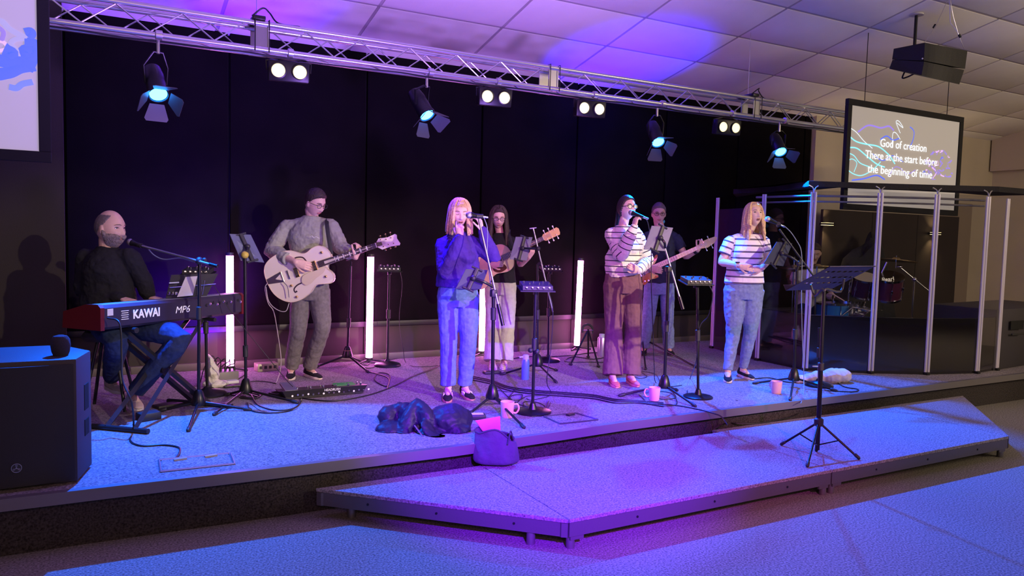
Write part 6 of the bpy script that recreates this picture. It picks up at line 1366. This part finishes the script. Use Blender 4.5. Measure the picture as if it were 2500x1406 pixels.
wp(bpy.data.objects['floor_hatch.001']).box(G(1393, 1012, S+.01), (.07, .03, .016), Matrix.Rotation(.3, 3, 'Z')).build('plug', KP(), bpy.data.objects['floor_hatch.001'], False)
# loose cables
g_ = lambda L_: [V((p.x, p.y, S+.006)) for p in (G(*q) for q in L_)]
cable('black cable hanging from the piano down to the floor hatch', [at(262, 776, K0, .0), at(292, 790, K0, -.03), at(297, 870, K0, -.05), at(300, 930, K0, -.1), at(322, 985, K0, -.15)]+[G(*p, S+.006) for p in ((326, 1050), (318, 1075), (345, 1088), (400, 1086), (436, 1092), (438, 1106), (430, 1118))], .006)
cable('long black cable sweeping from the pedalboard past the singer\'s shoes', g_([(724, 970), (760, 977), (820, 980), (900, 966), (960, 945), (1010, 920), (1050, 905), (1075, 893)]), .006)
cable('looped black cable at the foot of the small mixer stand', g_([(895, 908), (920, 914), (948, 925), (945, 945), (915, 930), (925, 912), (952, 918), (945, 952)]), .005)
for i, off in enumerate((0, 4, 9)): cable(['upper', 'middle', 'lower'][i]+' of three black cables crossing the stage behind the mugs', g_([(1143, 918+off), (1200, 930+off), (1240, 945+off), (1300, 954+off), (1380, 960+off), (1450, 966+off), (1500, 976+off), (1560, 980+off*.6), (1620, 985+off)]), .006, grp='cables crossing the centre of the stage')
cable('thin cable tangled around the front round-based stand', g_([(1210, 940), (1235, 965), (1260, 985), (1275, 965), (1245, 970), (1270, 990), (1330, 998), (1315, 985), (1278, 984), (1300, 1015), (1330, 1000), (1340, 980)]), .0035)
cable('thin tangle of cable between mug and bottle', g_([(1215, 955), (1245, 958), (1262, 950), (1240, 975), (1268, 978), (1290, 968), (1340, 968), (1300, 978), (1285, 975)]), .003)
cable('thin cable hanging from the violet-lit mixer', [at(1340, 712, gG, .05), at(1350, 760, gG, .05), at(1345, 850, gG, .05), at(1335, 930, gG, .05)]+g_([(1345, 960), (1340, 995), (1305, 1018), (1265, 1008)]), .0035)
cable('thin cables hanging beside the mixer stand right of the lead guitarist', [at(978, 665, gD, .03), at(982, 700, gD, .03), at(975, 780, gD, .03), at(984, 850, gD, .03)]+g_([(990, 885), (1010, 896), (1050, 896), (1068, 893)]), .003)
cable('coiled black cable heap behind the tablet stand base', g_([(575, 965), (600, 957), (640, 962), (625, 973), (590, 970), (595, 960), (635, 966), (620, 976), (585, 972), (600, 963), (630, 970)]), .006)
cable('black cable looping from the stand base to the pedalboard', g_([(614, 966), (630, 990), (670, 1003), (712, 1000), (733, 985), (735, 970), (725, 962)]), .005)
cable('second loop of black cable before the tablet stand', g_([(604, 985), (612, 1003), (650, 1010), (700, 1006), (728, 992)]), .005)
cable('thin arc of cable left of the lead guitarist\'s shoes', g_([(585, 950), (592, 937), (625, 932), (655, 934), (674, 938)]), .004)
cable('pale instrument cable hanging from the white guitar to the floor', [at(652, 692, B2, -.19), at(647, 705, B2, -.19), at(655, 740, B2, -.17), at(668, 760, B2, -.15), at(676, 800, B2, -.1), at(686, 870, B2, -.1), at(684, 905, B2, -.1)]+g_([(676, 932), (672, 937)]), .0035, mat('pale_cable', (.45, .42, .42), .5))
cable('pale loop of cable below the white guitar', [at(649, 700, B2, -.2), at(656, 735, B2, -.2), at(675, 755, B2, -.2), at(697, 760, B2, -.2), at(706, 740, B2, -.19)], .0035, mat('pale_cable', (.45, .42, .42), .5))
cable('black cable running from the singers\' mug over the stage edge', g_([(1560, 985), (1640, 990), (1700, 1000), (1745, 1012), (1762, 1020)])+[G(1768, 1034, .30)+V((0, -.03, 0))] + [V((p.x, p.y, ZP+.006)) for p in (G(1775, 1034, ZP), G(1800, 1035, ZP), G(1860, 1034, ZP), G(1935, 1018, ZP), G(1955, 1005, ZP))], .005)
cable('black cables tangled beneath the striped singers\' stand', g_([(1560, 965), (1590, 988), (1650, 990), (1640, 962), (1600, 958), (1610, 975), (1650, 972), (1630, 950), (1600, 948), (1640, 945), (1665, 942)]), .004)
cable('cable drooping from the mixer between the striped singers', [at(1732, 697, gK, .03), at(1740, 720, gK, .03), at(1730, 770, gK, .03), at(1708, 800, gK, .03), at(1700, 880, gK, .02)]+g_([(1685, 925), (1678, 965), (1700, 975)]), .004)
cable('thin cable on the floor by the striped singer\'s coral shoes', g_([(1535, 915), (1560, 925), (1580, 920), (1565, 908), (1600, 915), (1612, 935)]), .003)
cable('black cable loops at the foot of the drum shield', g_([(1838, 926), (1880, 924), (1930, 935), (1985, 928), (2000, 920), (2030, 925), (2060, 945), (2095, 952), (2080, 958), (2020, 955)]), .005)
cable('black cable tangle around the leftmost tube\'s foot', g_([(470, 950), (500, 925), (530, 905), (580, 900), (600, 912), (570, 930), (510, 935), (545, 962), (600, 968)]), .005)
cable('thin cables on the floor behind the second light tube', g_([(860, 880), (895, 893), (905, 878), (925, 872), (940, 880), (905, 900), (880, 893), (930, 885), (1000, 870), (1070, 868)]), .004)
cable('cables along the back wall by the rightmost light tube', g_([(1240, 878), (1290, 872), (1340, 872), (1400, 868), (1450, 862), (1490, 868), (1450, 878), (1400, 872), (1380, 884), (1440, 885), (1490, 886)]), .005)
t = thing('coin', 'tiny shiny object lying on the blue-lit stage carpet', 'coin', G(1799, 978)); wp(t).lathe([(0, 0), (.012, 0), (.012, .003), (0, .003)], G(1799, 978)).build('disc', CH(), t)
# personal details
def band(P_, root, a, b, r, m_, nm): wp(root).tube([a, b], r, 14).build(nm, m_, root)
w_ = JE['wrR']; e_ = JE['elR']; d = (w_-e_).normalized(); band(None, PE_, w_-d*.045, w_-d*.015, .031, mat('watch_strap', (.55, .5, .6), .5), 'watch_strap'); wp(PE_).box(w_-d*.03+V((0, 0, .026))+toC(B7)*.02, (.034, .03, .012), bev=.004).build('watch', mat('watch_black', (.01, .01, .012), .1), PE_)
w_ = JD['wrL']; e_ = JD['elL']; d = (w_-e_).normalized(); band(None, PD, w_-d*.05, w_-d*.01, .034, KP(), 'wristband')
wp(PG).tube(catm([at(756, 578, B2, -.175), at(762, 576, B2, -.18), at(766, 580, B2, -.18), at(772, 578, B2, -.18), at(780, 582, B2, -.18)]), .003, 5, flat=.4).build('chest_print', WT, PG)
# T-shirt neck opening of the right-hand singer
q = wp(PE_); n0 = at(1829, 566, B7, -.10); q.prism([(-.045, 0), (.045, 0), (.0, -.10)], .004, n0+toC(B7)*.045+V((0, 0, .0)), basis((-toC(B7).y, toC(B7).x, 0) if _rt.dot(V((-toC(B7).y, toC(B7).x, 0))) > 0 else (toC(B7).y, -toC(B7).x, 0), (0, 0, 1))); 
q.bm.free()
